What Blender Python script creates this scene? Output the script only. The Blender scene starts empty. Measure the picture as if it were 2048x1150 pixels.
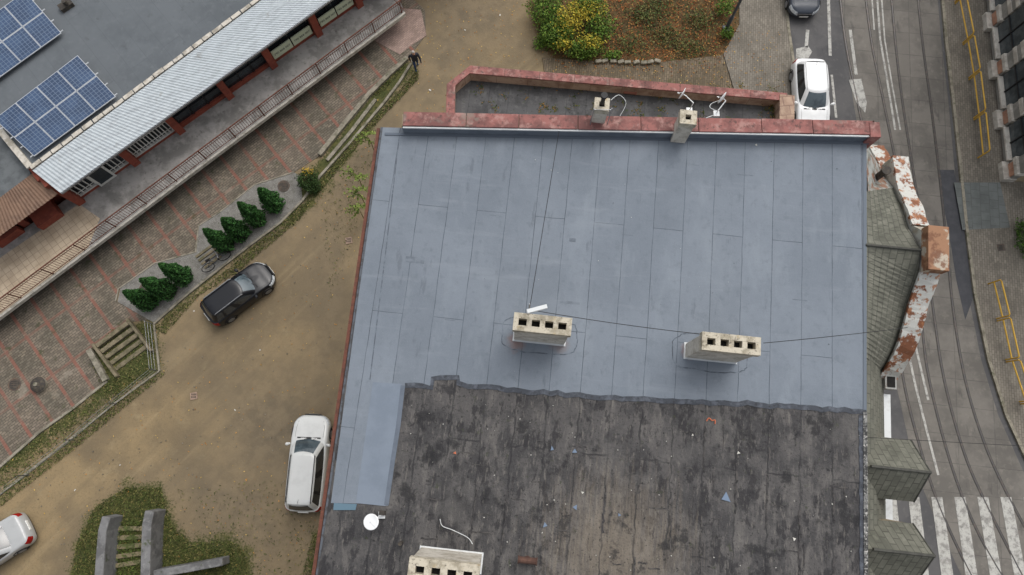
import bpy, math, random
import numpy as np
from mathutils import Vector, Matrix
random.seed(11); rng=np.random.default_rng(5)
rad=math.radians
# ------------------------------------------------------------------ survey helper
F=1365.0; TH=rad(13); H=36.0
CT,ST=math.cos(TH),math.sin(TH)
def ray(px,py):
    a=(px-1024)/F; b=(575-py)/F
    return Vector((a,b*CT+ST,b*ST-CT))
def at(px,py,z=0.0):
    d=ray(px,py); t=(z-H)/d.z
    return Vector((d.x*t,d.y*t,z))
def on_plane(px,py,P,n):
    d=ray(px,py); C=Vector((0,0,H))
    t=(P-C).dot(n)/d.dot(n)
    return C+d*t
def S(r,g,b,k=1.0):
    def l(c):
        c/=255.0
        return (c/12.92 if c<=.04045 else ((c+.055)/1.055)**2.4)*k
    return (l(r),l(g),l(b),1.0)
# ------------------------------------------------------------------ materials
def nodes(name,rough=.9,metal=0.,coat=0.,spec=.5):
    m=bpy.data.materials.new(name); m.use_nodes=True
    nt=m.node_tree; b=nt.nodes['Principled BSDF']
    b.inputs['Roughness'].default_value=rough; b.inputs['Metallic'].default_value=metal
    b.inputs['Coat Weight'].default_value=coat; b.inputs['Coat Roughness'].default_value=.08
    b.inputs['Specular IOR Level'].default_value=spec
    return m,nt,b
def mixc(nt,a,b,f):
    n=nt.nodes.new('ShaderNodeMix'); n.data_type='RGBA'
    for sock,val in ((n.inputs[6],a),(n.inputs[7],b),(n.inputs[0],f)):
        if hasattr(val,'is_output'): nt.links.new(val,sock)
        else: sock.default_value=val
    return n.outputs[2]
def math_(nt,op,a,b=None,c=None,clamp=False):
    n=nt.nodes.new('ShaderNodeMath'); n.operation=op; n.use_clamp=clamp
    for i,v in enumerate((a,b,c)):
        if v is None: continue
        if hasattr(v,'is_output'): nt.links.new(v,n.inputs[i])
        else: n.inputs[i].default_value=v
    return n.outputs[0]
def mrange(nt,v,lo,hi,o0=0.,o1=1.):
    n=nt.nodes.new('ShaderNodeMapRange'); n.interpolation_type='SMOOTHSTEP'
    nt.links.new(v,n.inputs[0])
    for i,x in zip((1,2,3,4),(lo,hi,o0,o1)): n.inputs[i].default_value=x
    return n.outputs[0]
def vecmap(nt,src,rot=0.,scale=(1,1,1),loc=(0,0,0)):
    n=nt.nodes.new('ShaderNodeMapping'); nt.links.new(src,n.inputs[0])
    n.inputs['Rotation'].default_value=(0,0,rot); n.inputs['Scale'].default_value=scale
    n.inputs['Location'].default_value=loc
    return n.outputs[0]
def noise(nt,vec,scale,detail=6,rough=.6):
    n=nt.nodes.new('ShaderNodeTexNoise'); nt.links.new(vec,n.inputs['Vector'])
    n.inputs['Scale'].default_value=scale; n.inputs['Detail'].default_value=detail; n.inputs['Roughness'].default_value=rough
    return n.outputs['Fac']
def stack(name,base,layers=(),rough=.9,metal=0.,coat=0.,bump=None,rot=0.,wob=0.,spec=.4,wsc=.9):
    m,nt,b=nodes(name,rough,metal,coat,spec)
    tc=nt.nodes.new('ShaderNodeTexCoord'); obj=tc.outputs['Object']
    vec=vecmap(nt,obj,rot)
    if wob:
        nn=nt.nodes.new('ShaderNodeTexNoise'); nt.links.new(vec,nn.inputs['Vector']); nn.inputs['Scale'].default_value=wsc
        nn.inputs['Detail'].default_value=6
        v1=nt.nodes.new('ShaderNodeVectorMath'); v1.operation='SUBTRACT'; nt.links.new(nn.outputs['Color'],v1.inputs[0]); v1.inputs[1].default_value=(.5,.5,.5)
        v2=nt.nodes.new('ShaderNodeVectorMath'); v2.operation='MULTIPLY_ADD'; nt.links.new(v1.outputs[0],v2.inputs[0]); v2.inputs[1].default_value=(wob,wob,0)
        nt.links.new(vec,v2.inputs[2]); wvec=v2.outputs[0]
    else: wvec=vec
    cur=base; k=0
    for L in layers:
        k+=1
        if L[0]=='n':
            sv=L[6] if len(L)>6 else (1,1,1)
            v=vecmap(nt,vec,0,sv,(k*3.7,k*5.1,0))
            f=mrange(nt,noise(nt,v,L[2],8,.65),L[3],L[4],0,L[5])
            cur=mixc(nt,cur,L[1],f)
        elif L[0]=='v':
            v=nt.nodes.new('ShaderNodeTexVoronoi'); nt.links.new(vec,v.inputs['Vector']); v.inputs['Scale'].default_value=L[2]
            f=mrange(nt,v.outputs['Distance'],L[3],L[4],L[5],0)
            cur=mixc(nt,cur,L[1],f)
        elif L[0]=='b':
            v=wvec
            if len(L)>7: v=vecmap(nt,wvec,L[7])
            t=nt.nodes.new('ShaderNodeTexBrick'); nt.links.new(v,t.inputs['Vector'])
            t.inputs['Scale'].default_value=1; t.inputs['Brick Width'].default_value=L[2]; t.inputs['Row Height'].default_value=L[3]
            t.inputs['Mortar Size'].default_value=L[4]; t.inputs['Mortar Smooth'].default_value=.3
            t.offset=L[8] if len(L)>8 else .5
            t.inputs['Color1'].default_value=(1-L[6],)*3+(1,); t.inputs['Color2'].default_value=(1+L[6],)*3+(1,)
            t.inputs['Mortar'].default_value=(1,1,1,1)
            mm=nt.nodes.new('ShaderNodeMix'); mm.data_type='RGBA'; mm.blend_type='MULTIPLY'; mm.inputs[0].default_value=1
            if hasattr(cur,'is_output'): nt.links.new(cur,mm.inputs[6])
            else: mm.inputs[6].default_value=cur
            nt.links.new(t.outputs['Color'],mm.inputs[7]); cur=mm.outputs[2]
            br=mrange(nt,noise(nt,vec,1.3,5),.30,.62,L[9] if len(L)>9 else .35,1.0)
            f=math_(nt,'MULTIPLY',math_(nt,'MULTIPLY',t.outputs['Fac'],L[5]),br)
            cur=mixc(nt,cur,L[1],f)
        elif L[0]=='s':
            dn=nt.nodes.new('ShaderNodeVectorMath'); dn.operation='DISTANCE'; nt.links.new(obj,dn.inputs[0]); dn.inputs[1].default_value=L[2]
            nz=noise(nt,vecmap(nt,vec,0,L[7]) if len(L)>7 else obj,L[6],8,.75)
            d=math_(nt,'ADD',dn.outputs['Value'],math_(nt,'MULTIPLY',math_(nt,'SUBTRACT',nz,.5),L[4]*(L[8] if len(L)>8 else 1.6)))
            f=mrange(nt,d,L[3],L[4],L[5],0)
            cur=mixc(nt,cur,L[1],f)
    if hasattr(cur,'is_output'): nt.links.new(cur,b.inputs['Base Color'])
    else: b.inputs['Base Color'].default_value=cur
    if bump:
        n=nt.nodes.new('ShaderNodeBump'); n.inputs['Strength'].default_value=bump[1]; n.inputs['Distance'].default_value=bump[2]
        nt.links.new(noise(nt,vec,bump[0],6,.7),n.inputs['Height']); nt.links.new(n.outputs[0],b.inputs['Normal'])
    return m
# ------------------------------------------------------------------ mesh builder
class MB:
    def __init__(s): s.v=[];s.f=[];s.m=[];s.uv=[]
    def add(s,vs,fs,mi=0,uvs=None):
        o=len(s.v); s.v+=[tuple(x) for x in vs]
        for i,f in enumerate(fs):
            s.f.append([o+j for j in f]); s.m.append(mi if isinstance(mi,int) else mi[i]); s.uv.append(uvs[i] if uvs else None)
        return s
    def obox(s,o,ex,ey,x0,x1,y0,y1,z0,z1,mi=0):
        o=Vector(o); vs=[]
        for z in (z0,z1):
            for x,y in ((x0,y0),(x1,y0),(x1,y1),(x0,y1)):
                p=o+ex*x+ey*y; vs.append((p.x,p.y,o.z+z))
        s.add(vs,[(3,2,1,0),(4,5,6,7),(0,1,5,4),(1,2,6,5),(2,3,7,6),(3,0,4,7)],mi); return s
    def box(s,c,d,mi=0,rz=0.):
        ex=Vector((math.cos(rz),math.sin(rz),0)); ey=Vector((-math.sin(rz),math.cos(rz),0))
        return s.obox(c,ex,ey,-d[0]/2,d[0]/2,-d[1]/2,d[1]/2,-d[2]/2,d[2]/2,mi)
    def prism(s,poly,z0,z1,mi=0,ms=None):
        n=len(poly); vs=[(p[0],p[1],z0) for p in poly]+[(p[0],p[1],z1) for p in poly]
        fs=[tuple(range(n-1,-1,-1)),tuple(range(n,2*n))]+[(i,(i+1)%n,n+(i+1)%n,n+i) for i in range(n)]
        s.add(vs,fs,[mi,mi]+[mi if ms is None else ms]*n); return s
    def sheet(s,poly,z=None,mi=0):
        s.add([(p[0],p[1],p[2] if z is None else z) for p in poly],[tuple(range(len(poly)))],mi); return s
    def tube(s,pts,r,mi=0,n=8,cap=True,closed=False):
        pts=[Vector(p) for p in pts]; rs=r if isinstance(r,(list,tuple)) else [r]*len(pts); vs=[];fs=[]
        N=len(pts)
        for i,p in enumerate(pts):
            if closed: d=(pts[(i+1)%N]-pts[i-1]).normalized()
            else: d=(pts[min(i+1,N-1)]-pts[max(i-1,0)]).normalized()
            a=d.orthogonal().normalized() if abs(d.z)>.9 else d.cross(Vector((0,0,1))).normalized()
            b=d.cross(a)
            for k in range(n):
                t=2*math.pi*k/n; vs.append(p+a*math.cos(t)*rs[i]+b*math.sin(t)*rs[i])
        for i in range(N if closed else N-1):
            j=(i+1)%N
            for k in range(n): fs.append((i*n+k,i*n+(k+1)%n,j*n+(k+1)%n,j*n+k))
        if cap and not closed: fs+= [tuple(range(n-1,-1,-1)),tuple((N-1)*n+k for k in range(n))]
        s.add(vs,fs,mi); return s
    def strip(s,path,w,z0,z1,mi=0):
        P=[Vector((p[0],p[1],0)) for p in path]; Lp=[];Rp=[]
        for i,p in enumerate(P):
            d=(P[min(i+1,len(P)-1)]-P[max(i-1,0)]).normalized(); nn=Vector((-d.y,d.x,0))
            Lp.append(p+nn*w/2); Rp.append(p-nn*w/2)
        n=len(P); vs=[(p.x,p.y,z1) for p in Lp]+[(p.x,p.y,z1) for p in Rp]+[(p.x,p.y,z0) for p in Lp]+[(p.x,p.y,z0) for p in Rp]
        fs=[]
        for i in range(n-1):
            fs+=[(i,n+i,n+i+1,i+1),(2*n+i,i,i+1,2*n+i+1),(n+i,3*n+i,3*n+i+1,n+i+1)]
        fs+=[(0,2*n,3*n,n),(n-1,2*n-1,4*n-1,3*n-1)]
        s.add(vs,fs,mi); return s
    def obj(s,name,mats,parent=None,smooth=False,bevel=0.):
        me=bpy.data.meshes.new(name); me.from_pydata(s.v,[],s.f)
        for m in (mats if isinstance(mats,(list,tuple)) else [mats]): me.materials.append(m)
        me.polygons.foreach_set('material_index',s.m)
        if smooth: me.polygons.foreach_set('use_smooth',[True]*len(s.f))
        if any(u for u in s.uv):
            L=me.uv_layers.new(name='UVMap'); k=0
            for f,u in zip(s.f,s.uv):
                for j in range(len(f)):
                    L.data[k].uv=u[j] if u else (0,0); k+=1
        me.update(); o=bpy.data.objects.new(name,me); bpy.context.scene.collection.objects.link(o)
        if parent: o.parent=parent
        if bevel:
            md=o.modifiers.new('Bevel','BEVEL'); md.width=bevel; md.segments=2; md.limit_method='ANGLE'
        return o
def group(name):
    e=bpy.data.objects.new(name,None); e.empty_display_size=.5; bpy.context.scene.collection.objects.link(e); return e
def smoothpath(pts,k=6):
    P=[Vector(p) for p in pts]; out=[]
    for i in range(len(P)-1):
        p0=P[max(i-1,0)];p1=P[i];p2=P[i+1];p3=P[min(i+2,len(P)-1)]
        for j in range(k):
            t=j/k; out.append(.5*((2*p1)+(p2-p0)*t+(2*p0-5*p1+4*p2-p3)*t*t+(3*p1-p0-3*p2+p3)*t**3))
    out.append(P[-1]); return out
def A(lst,z=0.): return [at(x,y,z) for x,y in lst]
# ------------------------------------------------------------------ leaves
def leafmat():
    m,nt,b=nodes('leaf',.75); a=nt.nodes.new('ShaderNodeAttribute'); a.attribute_name='Col'
    nt.links.new(a.outputs['Color'],b.inputs['Base Color']); b.inputs['Specular IOR Level'].default_value=.2
    return m
LEAF=leafmat()
def leaves(name,pts,size,palette,flat=0.,parent=None,aspect=.55,up=0.):
    pts=np.asarray(pts); n=len(pts)
    d=rng.normal(size=(n,3)); d[:,2]=d[:,2]*(1-flat)+up; d/=np.linalg.norm(d,axis=1)[:,None]+1e-9
    e=rng.normal(size=(n,3)); e[:,2]*=(1-flat)
    e-=d*(e*d).sum(1)[:,None]; e/=np.linalg.norm(e,axis=1)[:,None]+1e-9
    s=(size*(.6+.8*rng.random(n)))[:,None]
    v=np.stack([pts-d*s*.5,pts+e*s*aspect*.5,pts+d*s*.5,pts-e*s*aspect*.5],1).reshape(-1,3)
    me=bpy.data.meshes.new(name)
    me.vertices.add(4*n); me.vertices.foreach_set('co',v.ravel())
    me.loops.add(4*n); me.loops.foreach_set('vertex_index',np.arange(4*n))
    me.polygons.add(n); me.polygons.foreach_set('loop_start',np.arange(n)*4); me.polygons.foreach_set('loop_total',np.full(n,4))
    me.update(calc_edges=True)
    pal=np.array([p[:3] for p in palette]); c=pal[rng.integers(0,len(pal),n)]*(.65+.7*rng.random(n))[:,None]
    col=np.ones((n,4,4)); col[:,:,:3]=c[:,None,:]
    at_=me.color_attributes.new('Col','FLOAT_COLOR','POINT'); at_.data.foreach_set('color',col.ravel())
    me.materials.append(LEAF)
    o=bpy.data.objects.new(name,me); bpy.context.scene.collection.objects.link(o)
    if parent: o.parent=parent
    return o
def blob(c,r,n,shell=.55):
    d=rng.normal(size=(n,3)); d/=np.linalg.norm(d,axis=1)[:,None]
    rr=shell+(1-shell)*rng.random(n)**.6
    bump=1+.22*np.sin(d[:,0]*5+c[0]*3)*np.cos(d[:,1]*6+c[1])+.12*np.sin(d[:,2]*9)
    return np.array(c)+d*(rr*bump)[:,None]*np.array(r)
def inpoly(P,poly):
    x,y=P[:,0],P[:,1]; ins=np.zeros(len(P),bool); n=len(poly)
    for i in range(n):
        x1,y1=poly[i][0],poly[i][1]; x2,y2=poly[(i+1)%n][0],poly[(i+1)%n][1]
        c=((y1>y)!=(y2>y))&(x<(x2-x1)*(y-y1)/((y2-y1) if y2!=y1 else 1e-9)+x1); ins^=c
    return ins
def scatter(poly,n,z=0.,zj=0.):
    a=np.array([(p[0],p[1]) for p in poly]); lo,hi=a.min(0),a.max(0); out=[]
    while sum(map(len,out))<n:
        P=lo+(hi-lo)*rng.random((n*2,2)); out.append(P[inpoly(P,a)])
    P=np.concatenate(out)[:n]
    return np.column_stack([P,z+zj*rng.random(n)])
# ------------------------------------------------------------------ common materials
PH=rad(6.0)                                  # the tall building is turned 6 deg from the view axes
EY=Vector((math.sin(PH),math.cos(PH),0)); EX=Vector((math.cos(PH),-math.sin(PH),0))
RR=-(math.pi/2-PH)
concrete=stack('concrete',S(150,147,140),[('n',S(110,106,98),1.2,.45,.7,.8),('n',S(176,173,165),4,.5,.7,.6),('n',S(84,82,74),9,.58,.7,.6)],.9,bump=(20,.3,.01))
darkgap=stack('dark_void',S(22,21,20),[('n',S(40,38,34),3,.4,.7,.5)],.95)
whitemetal=stack('white_metal',S(205,208,208),[('n',S(165,165,160),3,.5,.75,.5)],.5)
steel=stack('galvanised_steel',S(150,152,155),[('n',S(110,110,112),5,.5,.7,.5)],.45,metal=.6)
blackp=stack('black_plastic',S(28,28,30),[('n',S(44,44,46),8,.5,.7,.5)],.6)
glassd=stack('window_glass',S(34,40,44),[('n',S(62,70,76),.8,.4,.7,.6)],.08,spec=.8)
screen=stack('windscreen',S(84,96,102),[('n',S(58,68,74),1.6,.42,.65,.9)],.08,spec=.8)  # sky reflection painted into the glass colour as paler grey-green tones
rubber=stack('rubber',S(26,26,27),[('n',S(45,43,40),12,.5,.7,.5)],.85)
# ------------------------------------------------------------------ GROUND
gx=np.concatenate([[-600,-250,-100,-60],np.linspace(-38,38,381),[60,100,250,600]])
gy=np.concatenate([[-600,-250,-100,-30],np.linspace(-12,36,241),[60,100,250,600]])
X,Y=np.meshgrid(gx,gy); P=np.column_stack([X.ravel(),Y.ravel()])
def sdf(P,poly):
    a=np.array([(p[0],p[1]) for p in poly]); d=np.full(len(P),1e9); n=len(a)
    for i in range(n):
        p,q=a[i],a[(i+1)%n]; e=q-p; t=np.clip(((P-p)@e)/(e@e+1e-9),0,1); d=np.minimum(d,np.linalg.norm(P-p-t[:,None]*e,axis=1))
    return np.where(inpoly(P,a),d,-d)
def mask(polys,w):
    m=np.zeros(len(P))
    for q in polys: m=np.maximum(m,np.clip(.5+sdf(P,A(q))/w,0,1))
    return m
grassP=[[(128,1200),(150,1090),(180,1020),(250,965),(330,965),(352,1045),(380,1075),(470,1068),(505,1110),(520,1200)],
        [(-60,1040),(0,960),(150,850),(230,790),(322,748),(316,652),(400,585),(460,530),(600,415),(670,345),(730,262),(800,182),(838,140),(815,112),(740,180),(640,310),(560,430),(400,550),(300,640),(200,660),(170,720),(180,800),(-60,940)],
        [(600,1200),(626,1060),(646,1060),(640,1200)],[(560,470),(600,410),(700,300),(750,250),(690,330),(640,400)]]
litterP=[[(1060,-60),(1055,20),(1080,80),(1110,122),(1300,130),(1440,118),(1475,70),(1490,-60)]]
grayP=[[(820,-60),(845,60),(830,150),(760,260),(900,240),(960,110),(1120,120),(1060,60),(1050,-60)],[(330,980),(460,900),(560,960),(640,1060),(620,1200),(500,1150),(400,1060)],[(400,590),(600,420),(700,300),(760,260),(740,400),(560,500),(440,640),(340,720)],[(620,430),(720,400),(680,820),(560,830),(640,600)],[(440,760),(600,700),(680,900),(560,1000),(430,960)]]
Mg=mask(grassP,1.6); Ml=mask(litterP,1.2); Mb=mask(grayP,5.0)
nx,ny=len(gx),len(gy)
Z=np.where((np.abs(P[:,0])<38)&(P[:,1]>-12)&(P[:,1]<36),-.0+.02*Mg,0)
idx=np.arange(nx*ny).reshape(ny,nx)
fc=np.stack([idx[:-1,:-1],idx[:-1,1:],idx[1:,1:],idx[1:,:-1]],-1).reshape(-1,4)
me=bpy.data.meshes.new('ground'); me.from_pydata(np.column_stack([P,Z]).tolist(),[],fc.tolist())
ca=me.color_attributes.new('Mask','FLOAT_COLOR','POINT'); ca.data.foreach_set('color',np.column_stack([Mg,Ml,Mb,np.ones(len(P))]).ravel())
def groundmat():
    m,nt,b=nodes('dirt_and_grass',.95,spec=.2)
    tc=nt.nodes.new('ShaderNodeTexCoord'); v=tc.outputs['Object']
    at_=nt.nodes.new('ShaderNodeAttribute'); at_.attribute_name='Mask'
    sp=nt.nodes.new('ShaderNodeSeparateColor'); nt.links.new(at_.outputs['Color'],sp.inputs[0])
    n1=noise(nt,v,.22,6,.6); n2=noise(nt,v,1.1,8,.7); n3=noise(nt,v,9,6,.75); n4=noise(nt,v,28,3,.7)
    tr=noise(nt,vecmap(nt,vecmap(nt,v,rad(-46)),0,(.09,1.1,1)),1.0,6,.6)
    d=mixc(nt,S(142,124,94),S(114,101,80),mrange(nt,n1,.38,.62))
    d=mixc(nt,d,S(110,98,78),mrange(nt,tr,.50,.66,0,.5))
    d=mixc(nt,d,S(156,139,108),mrange(nt,tr,.46,.34,0,.4))
    d=mixc(nt,d,S(150,135,106),mrange(nt,n2,.52,.7,0,.5))
    d=mixc(nt,d,S(94,85,68),mrange(nt,n3,.50,.72,0,.65))
    d=mixc(nt,d,S(172,160,134),mrange(nt,n4,.60,.72,0,.6))
    d=mixc(nt,d,S(70,64,52),mrange(nt,n4,.40,.28,0,.65))
    gf=math_(nt,'MULTIPLY',sp.outputs[2],.85)
    g=mixc(nt,S(120,108,89),S(96,88,75),mrange(nt,n2,.4,.65)); g=mixc(nt,g,S(144,134,115),mrange(nt,n3,.55,.7,0,.6)); g=mixc(nt,g,S(72,66,54),mrange(nt,n4,.4,.3,0,.7))
    d=mixc(nt,d,g,gf)
    gr=mixc(nt,S(66,72,40),S(92,90,54),mrange(nt,n2,.4,.65)); gr=mixc(nt,gr,S(46,52,28),mrange(nt,n3,.5,.62,0,.9)); gr=mixc(nt,gr,S(118,104,74),mrange(nt,n4,.6,.7,0,.6))
    e=math_(nt,'ADD',sp.outputs[0],math_(nt,'MULTIPLY',math_(nt,'SUBTRACT',math_(nt,'MULTIPLY_ADD',n3,.5,math_(nt,'MULTIPLY',n2,.5)),.5),2.6))
    d=mixc(nt,d,gr,mrange(nt,e,.40,.70))
    lt=mixc(nt,S(100,78,52),S(78,70,48),mrange(nt,n2,.4,.6)); lt=mixc(nt,lt,S(130,88,50),mrange(nt,n3,.54,.64,0,.7)); lt=mixc(nt,lt,S(52,44,32),mrange(nt,n4,.45,.34,0,.85))
    e=math_(nt,'ADD',sp.outputs[1],math_(nt,'MULTIPLY',math_(nt,'SUBTRACT',n3,.5),1.2))
    d=mixc(nt,d,lt,mrange(nt,e,.4,.6))
    nt.links.new(d,b.inputs['Base Color'])
    bp=nt.nodes.new('ShaderNodeBump'); bp.inputs['Strength'].default_value=.5; bp.inputs['Distance'].default_value=.04
    nt.links.new(n3,bp.inputs['Height']); nt.links.new(bp.outputs[0],b.inputs['Normal'])
    return m
me.materials.append(groundmat()); me.update()
o=bpy.data.objects.new('ground',me); bpy.context.scene.collection.objects.link(o)

# ------------------------------------------------------------------ COURTYARD PAVING
W0=at(270,322,1.2); W1=at(635,65,1.2)
LD=(W1-W0).normalized(); LN=Vector((LD.y,-LD.x,0))   # along wall (to upper right), outward (to courtyard)
LANG=math.atan2(LD.y,LD.x)
paver=stack('courtyard_pavers',S(116,106,94),[('n',S(92,87,76),.5,.4,.65,.85),('n',S(134,122,106),2.2,.5,.7,.6),
    ('b',S(60,56,46),.26,.13,.014,.85,.22,0.,.5,.6),
    ('b',S(134,86,73),40,1.25,.10,.75,.0,math.pi/2,0.,.35),('b',S(126,86,74),40,2.6,.09,.6,.0,.0,0.,.2),('n',S(62,66,42),1.6,.56,.70,.75),('n',S(78,72,62),11,.55,.7,.6),('n',S(146,138,124),.9,.58,.7,.5)],.9,rot=-LANG,bump=(14,.3,.01),wob=.03)
court=[(-120,560),(300,260),(640,20),(760,-60),(850,20),(852,70),(815,118),(770,160),(740,190),(690,250),(640,312),(588,345),(510,370),(440,425),(398,452),(390,505),(310,527),(238,578),(232,603),(300,640),(250,645),(180,700),(216,760),(150,812),(80,862),(0,932),(-120,1020)]
MB().prism(A(court),-.05,.035).obj('courtyard_pavement',paver)
pinkp=stack('pink_pavers',S(158,136,126),[('n',S(128,110,100),1.5,.4,.7,.8),('b',S(96,84,74),.22,.11,.012,.7,.14)],.9,rot=-LANG)
MB().prism(A([(742,78),(805,18),(842,20),(853,72),(822,92),(800,110)]),.0,.055).obj('ramp_pavement',pinkp)
kerb=stack('kerb_concrete',S(142,136,122),[('n',S(100,96,82),2.5,.42,.65,.9),('n',S(74,78,52),3.5,.54,.68,.8)],.92)
bedmat=stack('bed_gravel',S(124,122,117),[('n',S(100,98,92),2,.4,.65,.8),('v',S(160,158,152),14,.1,.4,.7),('n',S(70,72,54),5,.56,.7,.6)],.95,bump=(30,.8,.03))
bed=[(600,352),(606,402),(560,446),(500,490),(425,548),(380,584),(309,646),(236,604),(242,576),(312,526),(392,506),(398,452),(440,425),(510,370),(588,345)]
MB().prism(A(bed),-.05,.05).obj('planting_bed',bedmat)
k=MB()
k.strip(A([(606,402),(562,446),(500,492),(425,550),(380,586),(309,648)]),.12,-.05,.13)
k.strip(A([(309,648),(320,742)]),.10,-.05,.10)
k.strip(A([(320,742),(232,806),(150,872),(0,990),(-60,1040)]),.10,-.05,.10)
k.strip(A([(392,506),(398,452),(440,425),(510,370),(588,345)]),.08,-.05,.08)
k.strip(A([(232,603),(238,578),(310,527),(390,505)]),.08,-.05,.08)
k.obj('garden_kerb',kerb,bevel=.015)
lw=MB()
lw.strip(A([(606,402),(640,355),(700,288),(770,205),(800,165),(828,120)]),.14,-.05,.16)
lw.strip(A([(640,312),(690,250),(740,190),(770,160),(815,118)]),.26,-.05,.24)
lw.strip(A([(655,322),(705,262),(752,200)]),.20,-.05,.14)
lw.strip(A([(182,700),(216,762)]),.28,-.05,.28)
lw.strip(A([(216,762),(150,815),(80,865),(0,935),(-60,980)]),.14,-.05,.12)
lw.obj('low_garden_wall',kerb,bevel=.02)
ux=(at(262,640)-at(205,682)).normalized(); uy=(at(300,690)-at(262,640)).normalized()
stepm=stack('step_concrete',S(122,112,92),[('n',S(88,84,64),2.5,.42,.62,.9),('n',S(74,78,48),4,.54,.66,.8),('n',S(146,136,116),6,.56,.7,.5)],.95)
st=MB(); o0=at(196,690)
for i in range(5): st.obox(o0+uy*(i*.40),ux,uy,0,1.95,0,.24,-.05,.30-.05*i)
st.obox(o0,ux,uy,-.16,0-.01,-.1,2.2,-.05,.34); st.obox(o0,ux,uy,1.96,2.10,-.1,2.2,-.05,.34)
st.obj('garden_steps',stepm,bevel=.03)
st=MB(); o0=at(410,500); 
for i in range(4): st.obox(o0+uy*(i*.27)-ux*.6,ux,uy,0,1.1,0,.14,.0,.12)
st.obj('duckboard',stepm,bevel=.01)
fn=MB(); pp=A([(306,648),(316,742),(235,808),(150,880),(60,950),(-20,1010)])
for i in range(len(pp)-1):
    L=(pp[i+1]-pp[i]).length; n=max(1,int(L/1.8))
    for j in range(n+1):
        q=pp[i].lerp(pp[i+1],j/n); fn.tube([q,q+Vector((0,0,.9))],.025)
    for hz in (.3,.6,.88): fn.tube([pp[i]+Vector((0,0,hz)),pp[i+1]+Vector((0,0,hz))],.008,n=5)
fn.obj('wire_fence',steel)
def disc(name,px,py,r,z,mat,h=.03,rim=None):
    b=MB(); c=at(px,py,0)+Vector((0,0,z)); b.tube([c,c+Vector((0,0,h))],r,0,28)
    b.tube([c+Vector((0,0,h)),c+Vector((0,0,h+.012))],[r*.8,r*.78],1,28)
    for i in range(5): b.box(c+Vector((0,(i-2)*r*.28,h+.018)),(r*1.1,.03,.012),0)
    return b.obj(name,[mat,rim or mat])
iron=stack('cast_iron',S(78,70,64),[('n',S(104,84,68),5,.45,.65,.8)],.7)
iron2=stack('cast_iron_dark',S(58,54,50),[('n',S(88,80,68),6,.45,.65,.8)],.8)
disc('manhole_cover',568,373,.34,.04,iron,.05,iron2); disc('manhole_cover',30,769,.34,.03,iron,.02,iron2); disc('manhole_cover',292,578,.33,.05,iron,.05,iron2)
ven=MB(); c=at(82,770,.03); ven.tube([c,c+Vector((0,0,.25))],.36,0,24); ven.tube([c+Vector((0,0,.25)),c+Vector((0,0,.38))],[.40,.22],1,24); ven.tube([c+Vector((0,0,.38)),c+Vector((0,0,.46))],.1,0,12)
ven.obj('concrete_well_cap',[kerb,iron2])
for (x,y) in ((698,481),(388,792)):
    d=MB(); c=at(x,y,0); d.box(c+Vector((0,0,.02)),(.36,.36,.04),0,.2); 
    for i in range(4):
        d.box(c+Vector((-.1+.07*i,-.06,.046)),(.035,.1,.012),1,.2); d.box(c+Vector((-.1+.07*i,.08,.046)),(.035,.1,.012),1,.2)
    d.obj('drain_grate',[stack('drain_frame',S(150,128,112)),iron2])
lt=MB(); R5=random.Random(21)
for x,y in ((388,622),(545,470),(1000,30),(240,930),(470,820),(520,700),(860,180),(150,980),(930,60)):
    c=at(x,y,.03); lt.box(c,(R5.uniform(.05,.13),R5.uniform(.04,.09),.02),0,R5.uniform(0,3))
for i in range(260):
    x=R5.uniform(60,700); y=R5.uniform(420,1140)
    if y>1130-.95*x+ -90 and y<1150: c=at(x,y,.02); lt.box(c,(R5.uniform(.03,.07),R5.uniform(.03,.06),.04),1,R5.uniform(0,3))
lt.obj('litter_and_stones',[stack('paper',S(200,198,190)),stack('stones',S(132,124,108),[('n',S(90,84,72),2,.4,.6,.9)])])

# ------------------------------------------------------------------ SHOPPING ROW (left building)
shop=group('shop_building')
def ls(px,py,z=1.2): return (at(px,py,z)-W0).dot(LD)
brick=stack('red_brick',S(138,70,54),[('n',S(108,54,44),1.5,.4,.65,.7),('n',S(154,88,68),6,.5,.7,.6)],.85)
terr=stack('terrace_concrete',S(152,149,145),[('n',S(118,116,112),.8,.42,.6,.9),('n',S(172,168,162),1.6,.52,.68,.6),('n',S(96,94,88),4,.56,.70,.7)],.85,bump=(6,.3,.01))
plast=stack('plaster',S(168,160,146),[('n',S(140,132,120),1,.4,.7,.7)],.9)
tile=stack('beige_tiles',S(178,162,140),[('n',S(150,134,112),1.2,.4,.65,.6),('b',S(120,106,90),.33,.33,.014,.8,.06,0.,0.)],.7,rot=-LANG)
o1=at(225,465,1.2); o2=at(745,75,1.2); OD=(o2-o1).normalized()
oa=o1-OD*9.5; ob=o2+OD*2.4
wa=W0-LD*13; wb=W1+LD*5.5
MB().prism([wa-LN*.5,wb-LN*.5,ob,oa],1.0,1.2,0,1).obj('terrace_slab',[terr,plast],shop)
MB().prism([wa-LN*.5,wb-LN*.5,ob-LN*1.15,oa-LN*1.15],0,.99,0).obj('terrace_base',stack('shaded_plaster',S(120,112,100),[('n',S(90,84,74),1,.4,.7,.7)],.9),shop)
MB().prism([W0-LD*12.9+LN*.03,at(158,408,1.2),at(200,437,1.2),at(176,496,1.2),oa+LN*-.05+LD*.2],1.2,1.215).obj('terrace_tiles',tile,shop)
ed=MB(); ed.strip([oa,o1,o2,ob],.13,1.02,1.26); ed.obj('terrace_edge',stack('terrace_edge',S(186,182,172),[('n',S(140,136,124),3,.45,.65,.8)]),shop)
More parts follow.
